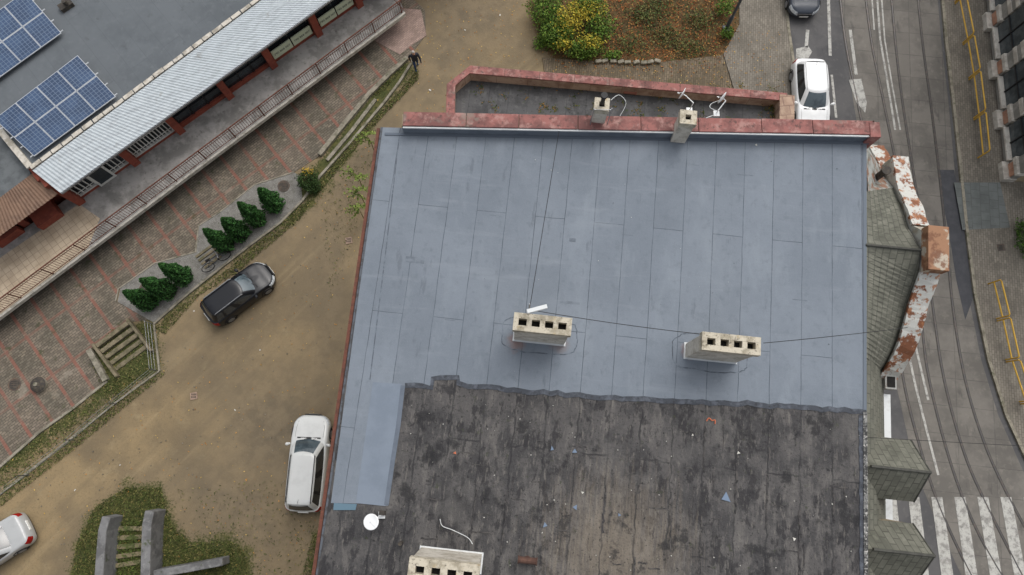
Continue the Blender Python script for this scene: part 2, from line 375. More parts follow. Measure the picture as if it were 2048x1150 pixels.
rust=stack('rust_paint',S(104,62,48),[('n',S(76,48,38),6,.4,.65,.8),('n',S(132,84,64),12,.55,.7,.6)],.75)
rl=MB(); pa=oa-LN*.12+Vector((0,0,.03)); pb=ob-LN*.12+Vector((0,0,.03)); D=pb-pa; Lr=D.length; D.normalize()
N=int(Lr/.14)
for i in range(N+1):
    q=pa+D*(Lr*i/N)
    if i%14==0: rl.tube([q,q+Vector((0,0,1.06))],.035,n=6)
    else: rl.tube([q+Vector((0,0,.12)),q+Vector((0,0,1.0))],.012,n=4)
for hz,r in ((.12,.022),(.85,.018),(1.05,.038)): rl.tube([pa+Vector((0,0,hz)),pb+Vector((0,0,hz))],r,n=6)
q=pb; q2=pb-LN*2.4
for hz,r in ((.12,.022),(.85,.018),(1.05,.038)): rl.tube([q+Vector((0,0,hz)),q2+Vector((0,0,hz))],r,n=6)
for i in range(17): 
    g=q.lerp(q2,i/16); rl.tube([g+Vector((0,0,.12)),g+Vector((0,0,1.0))],.012,n=4)
rl.obj('terrace_railing',rust,shop)
sL=ls(150,408); sR=24
MB().prism([W0+LD*sL-LN*.2,W0+LD*sR-LN*.2,W0+LD*sR-LN*16,W0+LD*sL-LN*16],0,4.0,0).obj('shop_walls',[brick],shop)
MB().prism([W0+LD*(-14)-LN*1.0,W0+LD*(sL-.02)-LN*1.0,W0+LD*(sL-.02)-LN*12,W0-LD*14-LN*12],0,3.7,0).obj('annex_walls',[brick],shop)
pil=[ls(160,400),ls(270,322),ls(360,259),ls(458,190),ls(545,129),ls(635,65)]; pil.append(pil[-1]+2.9); pil.append(pil[-1]+2.9)
wframe=stack('white_frame',S(205,204,198),[('n',S(160,158,150),4,.5,.7,.5)],.6)
signm=stack('sign_panel',S(196,204,178),[('n',S(170,180,152),2,.5,.7,.5)],.6)
wl=MB(); oW=Vector((W0.x,W0.y,1.2))
for i,s in enumerate(pil): wl.obox(oW,LD,LN,s-.20,s+.20,-.195,.32,0,2.8,0)
for i in range(len(pil)-1):
    s0,s1=pil[i]+.20,pil[i+1]-.20
    wl.obox(oW,LD,LN,s0,s1,-.195,.02,0,.22,0)       # brick plinth
    wl.obox(oW,LD,LN,s0,s1,-.19,-.10,.22,2.3,1)     # glass
    wl.obox(oW,LD,LN,s0,s1,-.195,.06,2.3,2.8,0)
    wl.obox(oW,LD,LN,s0,s1,-.10,.05,.23,.30,2 if i<2 else 0)
    if i<2:
        n=12
        for j in range(n+1): 
            s=s0+.05+(s1-s0-.1)*j/n; wl.obox(oW,LD,LN,s-.028,s+.028,.0,.04,.32,2.25,2)
        for z in (.6,1.3,1.8): wl.obox(oW,LD,LN,s0,s1,.041,.06,z,z+.05,2)
    else:
        for j in range(4):
            s=s0+(s1-s0)*j/3; wl.obox(oW,LD,LN,s-.03,s+.03,-.09,-.03,.32,2.3,4)
        wl.obox(oW,LD,LN,s0,s1,-.09,-.04,1.0,1.05,4)
wl.obj('shopfront',[brick,glassd,wframe,signm,blackp],shop)
sg=MB()
for s0,s1 in ((pil[4]+.25,pil[5]-.3),(pil[5]+.3,pil[6]-.3)):
    m_=(s0+s1)/2
    sg.obox(oW,LD,LN,s0,m_-.04,.10,.16,.42,1.12,0); sg.obox(oW,LD,LN,m_+.04,s1,.10,.16,.42,1.12,0)
sg.obj('sign_boards',[signm],shop)
txm=stack('sign_lettering',S(50,60,58),[('n',S(60,70,66),3,.4,.6,.5)])
Rt=Matrix((LD,Vector((0,0,1)),LN)).transposed().to_4x4()
for s0,s1 in ((pil[4]+.25,pil[5]-.3),(pil[5]+.3,pil[6]-.3)):
    m_=(s0+s1)/2
    for q0,q1 in ((s0,m_-.04),(m_+.04,s1)):
        cu=bpy.data.curves.new('sign_text','FONT'); cu.body='790 868 007'; cu.size=.21; cu.align_x='CENTER'; cu.extrude=.002; cu.materials.append(txm)
        t=bpy.data.objects.new('sign_text',cu); bpy.context.scene.collection.objects.link(t)
        t.matrix_world=Matrix.Translation(oW+LD*((q0+q1)/2)+LN*.165+Vector((0,0,.70)))@Rt; t.parent=shop
dr=MB(); s0=pil[0]+1.3; dr.obox(oW,LD,LN,s0,s0+1.0,.07,.12,0.02,2.1,0); dr.obox(oW,LD,LN,s0+.12,s0+.88,.12,.125,.2,1.9,1); dr.obj('shop_door',[wframe,glassd],shop)
u1=at(65,341,4.45); u2=at(530,-5,4.45); l1=at(121,386,4.0); l2=at(664,-3,4.0)
k1=1.75
U2=u1+(u2-u1)*k1; L2=l1+(l2-l1)*k1; L1=l1;
canm=stack('canopy_sheet',S(176,184,188),[('n',S(152,158,162),1.2,.42,.65,.75,(1,6,1)),('n',S(192,198,200),5,.5,.7,.5),('n',S(128,126,116),2,.6,.75,.6)],.6,rot=-LANG)
cv=[];cf=[]; n=int((L2-L1).length/.05)
for i in range(n+1):
    t=i/n; a1=u1.lerp(U2,t); a2=L1.lerp(L2,t)
    h=(.014 if i%4 in(0,1) else -.006)
    cv+=[(a1.x,a1.y,a1.z+h),(a2.x,a2.y,a2.z+h)]
for i in range(n): cf.append((2*i,2*i+1,2*i+3,2*i+2))
MB().add(cv,cf).obj('canopy_roof',canm,shop)
MB().strip([L1+LN*.0,L2],.06,3.86,3.97).strip([L1+LN*-.3,L2-LN*.3],.06,3.80,3.9).obj('canopy_beam',steel,shop)
felt=stack('shop_roof_felt',S(96,101,105),[('n',S(86,91,95),.4,.4,.65,.9),('n',S(108,112,115),2.5,.5,.75,.5),('b',S(78,83,88),9,1.0,.012,.6,.025,math.pi/2),('n',S(120,124,126),40,.62,.75,.3),('n',S(76,80,82),1.2,.6,.7,.5)],.95,rot=-LANG)
e1=u1-LN*.06; e2=U2-LN*.06
s_dir=(at(0,262,4.4)-at(60,335,4.4)).normalized()
bk=-LN*15
rp=[e1,e2,e2+bk,e1+s_dir*16]
MB().prism(rp,3.95,4.35,0,1).obj('shop_roof',[felt,plast],shop)
capm=stack('roof_coping',S(190,184,172),[('n',S(140,134,122),2.2,.42,.62,.9),('n',S(205,202,196),5,.5,.7,.6)],.85)
cp=MB(); Lc=(e2-e1).length; n=int(Lc/.62)
for i in range(n):
    cp.obox(Vector((e1.x,e1.y,4.35)),(e2-e1).normalized(),LN,i*.62,i*.62+.55+.04*random.random(),-.22-.04*random.random(),-.02,.0,.10+.02*random.random())
cp.obj('coping_slabs',capm,shop,bevel=.01)
MB().strip([e1-LN*.2,e1+s_dir*16-LN*.2],.30,4.35,4.48).obj('side_coping',capm,shop)
low=stack('low_roof_felt',S(98,102,104),[('n',S(76,80,82),1.4,.42,.65,.8)],.95)
MB().prism(A([(-140,200),(-2,268),(60,343),(62,352),(0,398),(-140,500)],3.9),3.75,3.9,0,0).obj('low_roof',low,shop)
brn=stack('brown_sheet',S(116,90,72),[('n',S(92,70,56),2,.4,.65,.7),('n',S(130,106,86),5,.5,.7,.5)],.6)
b0=at(-60,440,3.95); b1=at(66,346,3.95); b2=at(116,388,3.6); b3=at(-60,516,3.6)
cv=[];cf=[];n=110
for i in range(n+1):
    t=i/n; h=.022 if i%4 in(0,1) else 0; p=b0.lerp(b1,t); q=b3.lerp(b2,t); cv+=[(p.x,p.y,p.z+h),(q.x,q.y,q.z+h)]
for i in range(n): cf.append((2*i,2*i+1,2*i+3,2*i+2))
MB().add(cv,cf).obj('porch_roof',brn,shop)
pw=MB(); 
for s in (-13,-10.5,-8.2,-6.6): pw.obox(oW,LD,LN,s,s+.35,-.99,-.55,0,2.3,0)
for s in (-12.5,-10,-7.7): pw.obox(oW,LD,LN,s,s+1.0,-.995,-.93,.2,2.1,1)
pw.obox(oW,LD,LN,-5.9,-4.6,-.99,.25,0,.5,0); pw.obox(oW,LD,LN,-8.1,-6.7,-.54,-.3,0,.55,0)
pw.obj('porch_brickwork',[brick,glassd],shop)
vt=MB(); c=at(135,14,4.35); vt.box(c+Vector((0,0,.12)),(.7,.4,.24),0,LANG); vt.tube([c+Vector((.1,0,.24)),c+Vector((.1,0,.5))],.12,0); vt.obj('roof_vent',[iron2],shop)
def solarmat():
    m,nt,b=nodes('solar_cells',.3,0,.05)
    uv=nt.nodes.new('ShaderNodeUVMap'); sp=nt.nodes.new('ShaderNodeSeparateXYZ'); nt.links.new(uv.outputs[0],sp.inputs[0])
    def line(c,n,w):
        f=math_(nt,'FRACT',math_(nt,'MULTIPLY',c,n)); d=math_(nt,'ABSOLUTE',math_(nt,'SUBTRACT',f,.5)); return math_(nt,'GREATER_THAN',d,.5-w)
    l=math_(nt,'MAXIMUM',line(sp.outputs[0],6,.05),line(sp.outputs[1],8,.05))
    tc=nt.nodes.new('ShaderNodeTexCoord'); nn=noise(nt,tc.outputs['Object'],1.2,5)
    c=mixc(nt,S(42,62,90),S(56,78,108),mrange(nt,nn,.4,.65)); c=mixc(nt,c,S(120,134,152),math_(nt,'MULTIPLY',l,.8))
    nt.links.new(c,b.inputs['Base Color']); return m
solm=solarmat(); alu=stack('aluminium',S(190,194,198),[('n',S(165,168,172),4,.4,.7,.5)],.4)
def solar(c4,nc,nr):
    g=group('solar_panel_array'); TL,TR,BR,BL=c4
    def q(u,v): 
        p=TL.lerp(TR,u).lerp(BL.lerp(BR,u),v); return p
    cells=MB(); fr=MB()
    for i in range(nc):
        for j in range(nr):
            u0,u1_=(i+.008)/nc,(i+.992)/nc; v0,v1=(j+.008)/nr,(j+.992)/nr
            c=[q(u0,v1),q(u1_,v1),q(u1_,v0),q(u0,v0)]
            fr.add([p+Vector((0,0,-.04)) for p in c]+[p+Vector((0,0,0)) for p in c],[(3,2,1,0),(4,5,6,7),(0,1,5,4),(1,2,6,5),(2,3,7,6),(3,0,4,7)])
            mid=sum(c,Vector())/4
            ci=[p.lerp(mid,.035)+Vector((0,0,.006)) for p in c]
            cells.add(ci,[(0,1,2,3)],0,[[(0,0),(1,0),(1,1),(0,1)]])
    cells.obj('cells',solm,g); fr.obj('frames',alu,g)
    rails=MB()
    for v in (.2,.45,.7,.95):
        a=q(-.03,v);b=q(1.03,v); rails.tube([a-Vector((0,0,.08)),b-Vector((0,0,.08))],.03,n=6)
    for u in (0.02,.35,.65,.98):
        for v in (.2,.7):
            p=q(u,v); rails.tube([Vector((p.x,p.y,4.35)),p-Vector((0,0,.08))],.03,n=6)
    rails.obj('mounting_rails',alu,g)
solar([at(-12,238,5.0),at(155,110,5.0),at(232,193,4.62),at(68,313,4.62)],4,2)
solar([at(-120,105,5.0),at(50,-18,5.0),at(123,66,4.62),at(-40,183,4.62)],4,2)

# ------------------------------------------------------------------ TALL BUILDING
apt=group('apartment_building')
RZ=14.0
NW=at(762,255,RZ); L2_=at(632,1150,RZ); NE=at(1733,275,RZ); R2_=at(1733,1150,RZ)
SW=L2_+(L2_-NW)*.7; SE=R2_+(R2_-NE)*.7
stucco=stack('stucco',S(160,146,120),[('n',S(130,118,98),.7,.4,.65,.8),('n',S(176,164,140),3,.5,.7,.5)],.9)
OFF=1.9
FN=NE+EX*OFF+EY*.3; 
MB().prism([NW+EX*.12,NE+EX*.0,SE,SW+EX*.12],0,RZ-.06,0).obj('main_walls',stucco,apt)
FS=FN-EY*26
MB().prism([NE-EX*.5+EY*.3,FN,FS,FS-EX*(OFF+.5)],0,11.2,0).obj('street_wing_walls',stucco,apt)
wn=MB()
for fl in range(3):
    for j in range(9):
        o=Vector((FN.x,FN.y,1.2+3.3*fl))-EY*(1.6+2.8*j)
        wn.obox(o,EX,EY,.0,.10,-.65,.65,0,1.9,0); wn.obox(o,EX,EY,.10,.12,-.56,.56,.08,1.82,1); wn.obox(o,EX,EY,.12,.14,-.03,.03,.08,1.82,0)
        wn.obox(o,EX,EY,0,.22,-.8,.8,-.12,-.01,0)
WD=(SW-NW).normalized(); WNn=Vector((WD.y,-WD.x,0)); 
if WNn.x>0: WNn=-WNn
for fl in range(4):
    for j in range(7):
        o=Vector((NW.x,NW.y,1.2+3.2*fl))+EX*.12+WD*(2+3.0*j)
        wn.obox(o,WNn,WD,.0,.06,-.6,.6,0,1.6,0); wn.obox(o,WNn,WD,.06,.08,-.52,.52,.07,1.53,1); wn.obox(o,WNn,WD,.08,.1,-.03,.03,.07,1.53,0)
wn.obj('windows',[wframe,glassd],apt)
chL=at(1085,648,16.2); chR=at(1463,687,16.2); chB=at(887,1146,16.2)
oldf=stack('old_roof_felt',S(82,80,79),[('n',S(60,59,60),1.1,.42,.58,.85),('n',S(102,99,96),2.4,.50,.64,.7,(.4,1,1)),('n',S(44,43,45),2.6,.53,.60,.8,(.5,1,1)),
    ('n',S(116,112,106),8,.55,.66,.6,(.3,1.3,1)),('s',S(128,118,104),tuple(at(1230,1110,RZ)),.0,3.2,.62,7.0,(.10,1.4,1),2.2),
    ('b',S(40,40,42),9,1.0,.03,.75,.025,0.,.5,.25),('n',S(34,34,36),.9,.57,.64,.75),('n',S(60,64,48),3.5,.61,.68,.75),('n',S(150,145,138),26,.63,.71,.6),('n',S(30,30,31),14,.56,.66,.7),('n',S(96,94,92),.45,.55,.65,.5),('n',S(26,26,28),5,.62,.67,.8)],.85,rot=RR,wob=.22,wsc=2.6,bump=(6,1.0,.06))
MB().prism([NW,NE,SE,SW],RZ-.06,RZ).obj('old_roof',oldf,apt)
ribm=stack('old_lap',S(60,58,59),[('n',S(86,83,80),3,.42,.6,.9),('n',S(34,34,35),6,.5,.62,.8)],.85,bump=(8,1.0,.04))
rb_=MB(); R0_=random.Random(9)
ymax=at(1000,830,RZ).y
for i in range(1,14):
    x=NE-EX*(i*1.0+.15+R0_.uniform(-.05,.05))
    y=R0_.uniform(8.2,10.0)
    while y<24:
        ln=R0_.uniform(.5,1.9)
        pts=[x-EY*(y+k*.09)+EX*R0_.uniform(-.03,.03) for k in range(int(ln/.09)+2)]
        if pts[0].y<ymax: rb_.strip(pts,R0_.uniform(.03,.07),RZ,RZ+R0_.uniform(.010,.022))
        y+=ln+R0_.uniform(.4,3.0)
for _ in range(34):
    c=at(R0_.uniform(840,1700),R0_.uniform(860,1140),RZ); L_=R0_.uniform(.25,.8)
    d_=EX if R0_.random()<.6 else EY
    rb_.strip([c+d_*(L_*k/6)+Vector((R0_.uniform(-.02,.02),R0_.uniform(-.02,.02),0)) for k in range(7)],R0_.uniform(.02,.05),RZ,RZ+R0_.uniform(.008,.02))
rb_.obj('old_felt_laps',ribm,apt)
newf=stack('new_roof_felt',S(116,124,133),[('n',S(107,115,124),.35,.4,.62,.9),('n',S(125,133,141),1.0,.5,.7,.6,(.3,1,1)),('n',S(97,105,113),3.0,.50,.72,.5),
    ('b',S(60,65,72),7.6,1.0,.012,.9,.035,0.,.5,.4),('n',S(86,92,99),1.5,.61,.69,.5,(.35,1.4,1)),
    ('s',S(134,106,96),tuple(at(1032,684,RZ)),.05,.42,.7,3),('s',S(142,106,96),tuple(at(1378,702,RZ)),.05,.36,.6,3),('s',S(126,109,103),tuple(at(1120,690,RZ)),.05,.40,.6,3),
    ('n',S(146,153,161),60,.56,.70,.5),('n',S(76,83,91),45,.58,.72,.5),('n',S(132,139,146),.8,.55,.72,.4,(2.5,.3,1))],.9,rot=RR,wob=.05,wsc=1.2,bump=(3,.35,.04))
edge=[(1733,822),(1600,816),(1480,806),(1330,800),(1200,794),(1060,783),(935,770),(917,768),(916,756),(866,755),(862,776),(810,771),(800,850),(790,920),(776,1012),(718,1007),(662,1006)]
poly=[(762,255),(1733,275)]+edge
MB().prism(A(poly,RZ),RZ,RZ+.012).obj('new_roof',newf,apt)
mast=stack('mastic',S(62,66,73),[('n',S(86,91,99),3,.45,.62,.9),('n',S(44,46,50),8,.5,.65,.7)],.8,bump=(12,.6,.02))
def ragged(pts,w,z1,name,mat,step=14,jit=3.0):
    q=[]
    for i in range(len(pts)-1):
        a,b_=pts[i],pts[i+1]; n=max(1,int(math.dist(a,b_)/step))
        for j in range(n): q.append((a[0]+(b_[0]-a[0])*j/n+random.uniform(-jit,jit)*.4,a[1]+(b_[1]-a[1])*j/n+random.uniform(-jit,jit)))
    q.append(pts[-1]); MB().strip(A(q,RZ),w,RZ,z1).obj(name,mat,apt)
ragged(edge[:12],.16,RZ+.018,'felt_joint',mast)
MB().strip(A([(806,771),(797,850),(786,920),(773,1010)],RZ),.14,RZ,RZ+.027).obj('felt_joint_side',stack('lap_felt',S(98,106,117),[('n',S(86,94,104),4,.4,.65,.7)]),apt)
MB().prism(A([(803,768),(771,1012),(712,1006),(746,764)],RZ),RZ+.012,RZ+.02).obj('felt_patch',stack('felt_patch',S(117,127,139),[('n',S(107,117,129),1.2,.4,.65,.7),('n',S(82,90,100),45,.58,.72,.5),('n',S(140,148,158),60,.58,.72,.4)],.9),apt)
MB().prism(A([(668,1006),(714,1008),(711,1020),(667,1020)],RZ),RZ,RZ+.024).obj('felt_end',stack('felt_end',S(90,114,128)),apt)
MB().strip(A([(800,262),(772,500),(740,760)],RZ),.03,RZ,RZ+.017).obj('edge_lap',stack('edge_lap',S(78,84,92),[('n',S(112,121,130),3,.42,.6,.9)]),apt)
sc=MB()
for (x,y,w,h) in ((830,520,.9,.5),(1490,350,.8,.06),(1255,470,.5,.04),(1145,480,.3,.3),(1140,605,.9,.2),(1345,740,.1,.06),(980,430,.6,.05),(1600,600,.7,.05),(900,640,.5,.05),(1390,330,.4,.04)):
    c=at(x,y,RZ+.013); sc.obox(c,EX,EY,-w/2*.7,w/2*.7,-h/2*.4,h/2*.4,0,.004)
sc.obj('felt_stains',stack('felt_stain',S(94,101,109),[('n',S(114,122,131),3,.4,.6,.9)]),apt)
db=MB(); R_=random.Random(3)
def tri(x,y,s,mi,z=RZ+.02):
    c=at(x,y,z); a=R_.uniform(0,6.28)
    v=[c+Vector((math.cos(a+t),math.sin(a+t),0))*s*R_.uniform(.6,1.1) for t in (0,2.0,4.0)]
    db.add([(p.x,p.y,z) for p in v]+[(p.x,p.y,z+.02) for p in v],[(2,1,0),(3,4,5),(0,1,4,3),(1,2,5,4),(2,0,3,5)],mi)
for x,y,s,mi in ((1452,995,.20,0),(1104,898,.10,0),(1150,902,.10,0),(1150,1015,.11,0),(1090,1050,.09,0),(1238,1030,.07,0),(1477,905,.07,1),(1588,1078,.06,1),(1165,985,.05,1),(910,906,.08,2),(1062,910,.03,1),(1040,838,.03,1),(1385,870,.04,1),(1108,1000,.03,1),(1512,290,.05,1),(968,1035,.03,1)): tri(x,y,s,mi)
for i in range(150): tri(R_.uniform(820,1720),R_.uniform(800,1145),R_.uniform(.012,.03),R_.choice((1,3,3)))
for i in range(25): tri(R_.uniform(790,1700),R_.uniform(290,760),R_.uniform(.01,.02),R_.choice((1,3)))
orange=stack('orange_scrap',S(190,110,80)); 
db.tube(smoothpath(A([(1413,842),(1418,836),(1424,841),(1430,840),(1430,848)],RZ+.03)),.018,2,6)
db.obj('roof_debris',[stack('blue_scrap',S(112,128,148)),stack('white_scrap',S(200,198,190)),orange,stack('grit',S(56,54,50))],apt)
MB().strip(A([(1728,278),(1729,560),(1729,820)],RZ),.10,RZ,RZ+.03).obj('verge_new',stack('verge',S(100,108,117)),apt)
MB().strip(A([(1729,824),(1730,985),(1731,1180)],RZ),.12,RZ,RZ+.05).obj('verge_old',stack('verge_old',S(120,120,118),[('n',S(50,50,50),8,.42,.58,.95),('n',S(190,188,182),14,.55,.62,.8)]),apt)
ragged([(1722,830),(1724,1000),(1724,1160)],.16,RZ+.02,'verge_mastic',mast)
up=stack('upturn_felt',S(106,114,124),[('n',S(88,96,106),1.5,.45,.65,.8)],.8)
PNa=at(806,238,14.55); PNb=at(1752,256,14.55)
PD=(PNb-PNa).normalized(); PNrm=Vector((PD.y,-PD.x,0))
pl=(PNb-PNa).length
base=Vector((PNa.x,PNa.y,0))
MB().obox(base,PD,PNrm,-.05,pl,-.22,.20,3.0,14.46).obj('north_wall',stucco,apt)
MB().obox(base,PD,PNrm,-.03,pl-.02,.2,.27,13.9,14.40).obj('parapet_upturn',up,apt)
MB().obox(base,PD,PNrm,-.7,pl-.02,.27,.36,14.012,14.045).obj('parapet_fillet',stack('fillet',S(94,102,112)),apt)
redcap=stack('red_coping',S(144,94,88),[('n',S(108,72,68),1.6,.40,.60,.95),('n',S(166,130,122),3,.50,.66,.75),('n',S(80,62,58),6,.54,.66,.8),('n',S(124,118,108),1.1,.57,.68,.65)],.8,bump=(10,.3,.01))
cp=MB(); s=0
while s<pl:
    w=min(random.uniform(1.7,2.2),pl-s); j=random.uniform(-.015,.015)
    cp.obox(base,PD,PNrm,s,s+w-.02,-.28+j,.23+j,14.46,14.53+random.uniform(0,.015)); s+=w
cp.obj('parapet_coping',redcap,apt,bevel=.012)
MB().obox(base,PD,PNrm,0,pl,.24,.29,14.42,14.48).obj('coping_drip',whitemetal,apt)
cn=MB(); c=at(1748,262,14.4); cn.obox(Vector((c.x,c.y,0)),PD,PNrm,-.22,.14,-.26,.30,13.3,14.56); cn.obj('corner_pier',redcap,apt,bevel=.02)
gt=MB()
gt.strip([NW-EX*.10,SW-EX*.10],.11,RZ-.16,RZ-.06)
gt.obj('gutter',rust,apt); 
MB().strip([NW-EX*-.03,SW+EX*.03],.07,RZ-.0,RZ+.035).obj('verge_left',stack('verge_left',S(84,88,94),[('n',S(60,58,56),4,.45,.6,.8)]),apt)
shin=stack('green_grey_shingles',S(106,106,96),[('n',S(86,87,78),1.2,.4,.65,.8),('n',S(124,124,112),4,.5,.7,.6),('b',S(70,70,63),.32,.22,.018,.85,.10,0.,.5,.6)],.9,rot=RR)
ms=MB()
def zz(p,z): return (p.x,p.y,z)
aN=NE+EY*.2; aS=NE-EY*27; bN=aN+EX*OFF; bS=aS+EX*OFF
ms.add([zz(aN-EX*.1,RZ-.04),zz(bN,11.25),zz(bS,11.25),zz(aS-EX*1.4,RZ-.04)],[(0,1,2,3)])
def facX(px,py): return on_plane(px,py,NE+EX*(OFF+.25),EX)
def dormer(T,ridge,Bm):
    t=facX(*T); r=facX(*ridge); b=facX(*Bm); d=3.2
    def bkp(p,l): q=p-EX*l; return q
    ms.add([t,r,b,bkp(t,d),bkp(r,d),bkp(b,d)],[(0,1,4,3),(1,2,5,4)])
    q=[p-EX*.25 for p in (t,r,b)]
    zl=11.2
    ms.add([q[0],q[1],q[2],Vector((q[2].x,q[2].y,zl)),Vector((q[0].x,q[0].y,zl))],[(0,1,2,3,4)],1)
    for p in (q[0],q[2]): ms.add([p,p-EX*2,Vector((p.x,p.y,zl))-EX*2,Vector((p.x,p.y,zl))],[(0,1,2,3)],1)
    rt=MB(); rt.tube([r+Vector((0,0,.01)),r-EX*1.9+Vector((0,0,.01))],.05,n=6)
    rt.tube([t,r,b],.03,n=6); return rt
ridge_m=stack('ridge_felt',S(80,80,74),[('n',S(64,64,60),5,.4,.6,.8)])
for i,(T,r,b) in enumerate((((1822,880),(1862,945),(1828,1004)),((1826,1047),(1870,1112),(1836,1160)))):
    dormer(T,r,b).obj('dormer_ridge',ridge_m,apt)
ms.obj('mansard_roof',[shin,stucco],apt)
gut=MB()
gut.strip([bN-EY*8.7+EX*.12,bN-EY*27+EX*.12],.24,11.1,11.24,0); 
gut.obj('street_gutter',whitemetal,apt)
PF=NE+EX*(OFF+.0)
def G(px,py): return on_plane(px,py,PF,EX)
rustw=stack('rusted_white_sheet',S(186,186,180),[('n',S(120,76,52),1.5,.5,.54,1.0,(1,1,.6)),('n',S(150,100,66),4,.54,.60,.9),('n',S(92,60,44),7,.6,.66,.7),('n',S(205,206,200),9,.6,.7,.5)],.65,bump=(5,.6,.03))
rustb=stack('rusted_brown_sheet',S(146,108,80),[('n',S(176,168,152),2.0,.52,.57,.85),('n',S(112,74,52),3,.48,.60,.9)],.7,bump=(6,.5,.02))
left=[(1752,290),(1768,318),(1785,352)]
upA=[(1801,312),(1806,345),(1813,378),(1828,410),(1842,450)]
dn=[(1862,545),(1850,578),(1838,612),(1828,650),(1814,692),(1796,728),(1776,758)]
block=[(1871,458),(1871,540)]
def capstrip(mb,pxs,w,th=.10,mi=0,k=4):
    P=smoothpath([G(*p) for p in pxs],k)
    vs=[];fs=[]
    for i,p in enumerate(P):
        j=(random.uniform(-.03,.03)); jx=EX*random.uniform(-.015,.015)
        vs+=[p-EX*(w/2)+Vector((0,0,j))+jx,p+EX*(w/2)+Vector((0,0,-j))+jx,p+EX*(w/2)-Vector((0,0,th)),p-EX*(w/2)-Vector((0,0,th))]
    for i in range(len(P)-1):
        a=4*i; 
        for q in range(4): fs.append((a+q,a+(q+1)%4,a+4+(q+1)%4,a+4+q))
    fs+=[(0,1,2,3),(len(vs)-4,len(vs)-1,len(vs)-2,len(vs)-3)]
    mb.add(vs,fs,mi); return P
cap=MB(); 
P1=capstrip(cap,left,.62,.12,0); P2=capstrip(cap,upA,.58,.14,0); P4=capstrip(cap,dn,.64,.14,0)
P3=[G(*p)+Vector((0,0,.18)) for p in block]
cap.obj('gable_coping',rustw,apt)
bb=MB(); c0,c1=P3
cs=[c0-EX*.34+EY*.05,c0+EX*.34+EY*.05,c1+EX*.34-EY*.05,c1-EX*.34-EY*.05]
bb.add(cs+[p-Vector((0,0,.40)) for p in cs],[(3,2,1,0),(4,5,6,7),(0,1,5,4),(1,2,6,5),(2,3,7,6),(3,0,4,7)])
bb.obj('gable_block',rustb,apt,bevel=.02)
gw=MB(); allp=P1+P2+[P3[0]-Vector((0,0,.35)),P3[1]-Vector((0,0,.35))]+P4
vs=[];fs=[]
for p in allp:
    q=p-Vector((0,0,.12)); vs+=[q-EX*.22,q+EX*.22,Vector((q.x,q.y,11.0))+EX*.22,Vector((q.x,q.y,11.0))-EX*.22]
for i in range(len(allp)-1):
    a=4*i
    for q in range(4): fs.append((a+q,a+(q+1)%4,a+4+(q+1)%4,a+4+q))
gw.add(vs,fs); gw.obj('gable_wall',stack('weathered_plaster',S(184,184,176),[('n',S(140,130,112),2,.45,.62,.8)]),apt)
# roof behind the gable: ruled surface from the roof edge up to the gable
R0=at(1734,490,RZ); gr=MB()
Rr=P3[0].lerp(P3[1],.5)-EX*.34-Vector((0,0,.42))
def ruled(path,e0,e1):
    n=len(path); vs=[]
    for i,p in enumerate(path):
        e=e0.lerp(e1,i/(n-1)); vs+=[(e.x-.12,e.y,RZ-.02 if i else RZ+.02),p]
    gr.add(vs,[(2*i,2*i+1,2*i+3,2*i+2) for i in range(n-1)])
ruled([Rr]+[p-EX*.25-Vector((0,0,.32)) for p in P4],R0,at(1734,742,RZ))
ruled([Rr]+[p-EX*.25-Vector((0,0,.32)) for p in P2[::-1][:10]],R0,at(1734,383,RZ))
gr.obj('gable_roof',shin,apt)
rd=MB(); rd.tube([R0+Vector((-.05,0,.03)),Rr+Vector((0,0,.03))],.05,n=6); rd.obj('gable_ridge',ridge_m,apt)
rf=MB()
q1=P2[::-1][9]-EX*.25-Vector((0,0,.32))
rf.add([P1[0]-EX*.28+EY*.2-Vector((0,0,.1)),P1[-1]-EX*.28-Vector((0,0,.1)),q1+Vector((0,0,.0)),at(1736,383,RZ-.3),NE-EY*.1+EX*.08-Vector((0,0,.25))],[(0,1,2,3,4)])
rf.obj('corner_flashing',stack('flashing',S(160,162,158),[('n',S(128,86,60),2,.5,.58,.9),('n',S(110,112,104),3,.45,.62,.8)],.6),apt)
hp=MB(); c=at(1757,352,12.9); hp.tube([c-Vector((0,0,1)),c+Vector((0,0,.5))],.12,0,14); hp.tube([c+Vector((0,0,.5)),c+Vector((0,0,.56))],.17,0,14); hp.obj('rainwater_head',[iron2],apt)
hp=MB(); hp.obox(bN-EY*8.3+EX*.05,EX,EY,-.2,.2,-.25,.25,-RZ+11.3-.0,-RZ+11.65,0); hp.obox(bN-EY*8.3+EX*.05,EX,EY,-.14,.14,-.19,.19,-RZ+11.655,-RZ+11.67,1); hp.obj('downpipe_hopper',[stack('hopper_zinc',S(150,150,146),[('n',S(120,90,70),4,.5,.62,.8)],.7),darkgap],apt)
chm=stack('chimney_render',S(200,194,182),[('n',S(164,156,142),2.2,.42,.62,.9),('n',S(130,124,110),7,.56,.68,.7),('n',S(212,208,198),5,.5,.7,.5)],.9,bump=(18,.4,.015))
ctop=stack('chimney_top',S(190,182,164),[('n',S(144,136,118),3,.45,.62,.85),('n',S(92,86,76),11,.56,.66,.8),('n',S(166,146,108),4,.58,.68,.6)],.92,bump=(18,.6,.02))
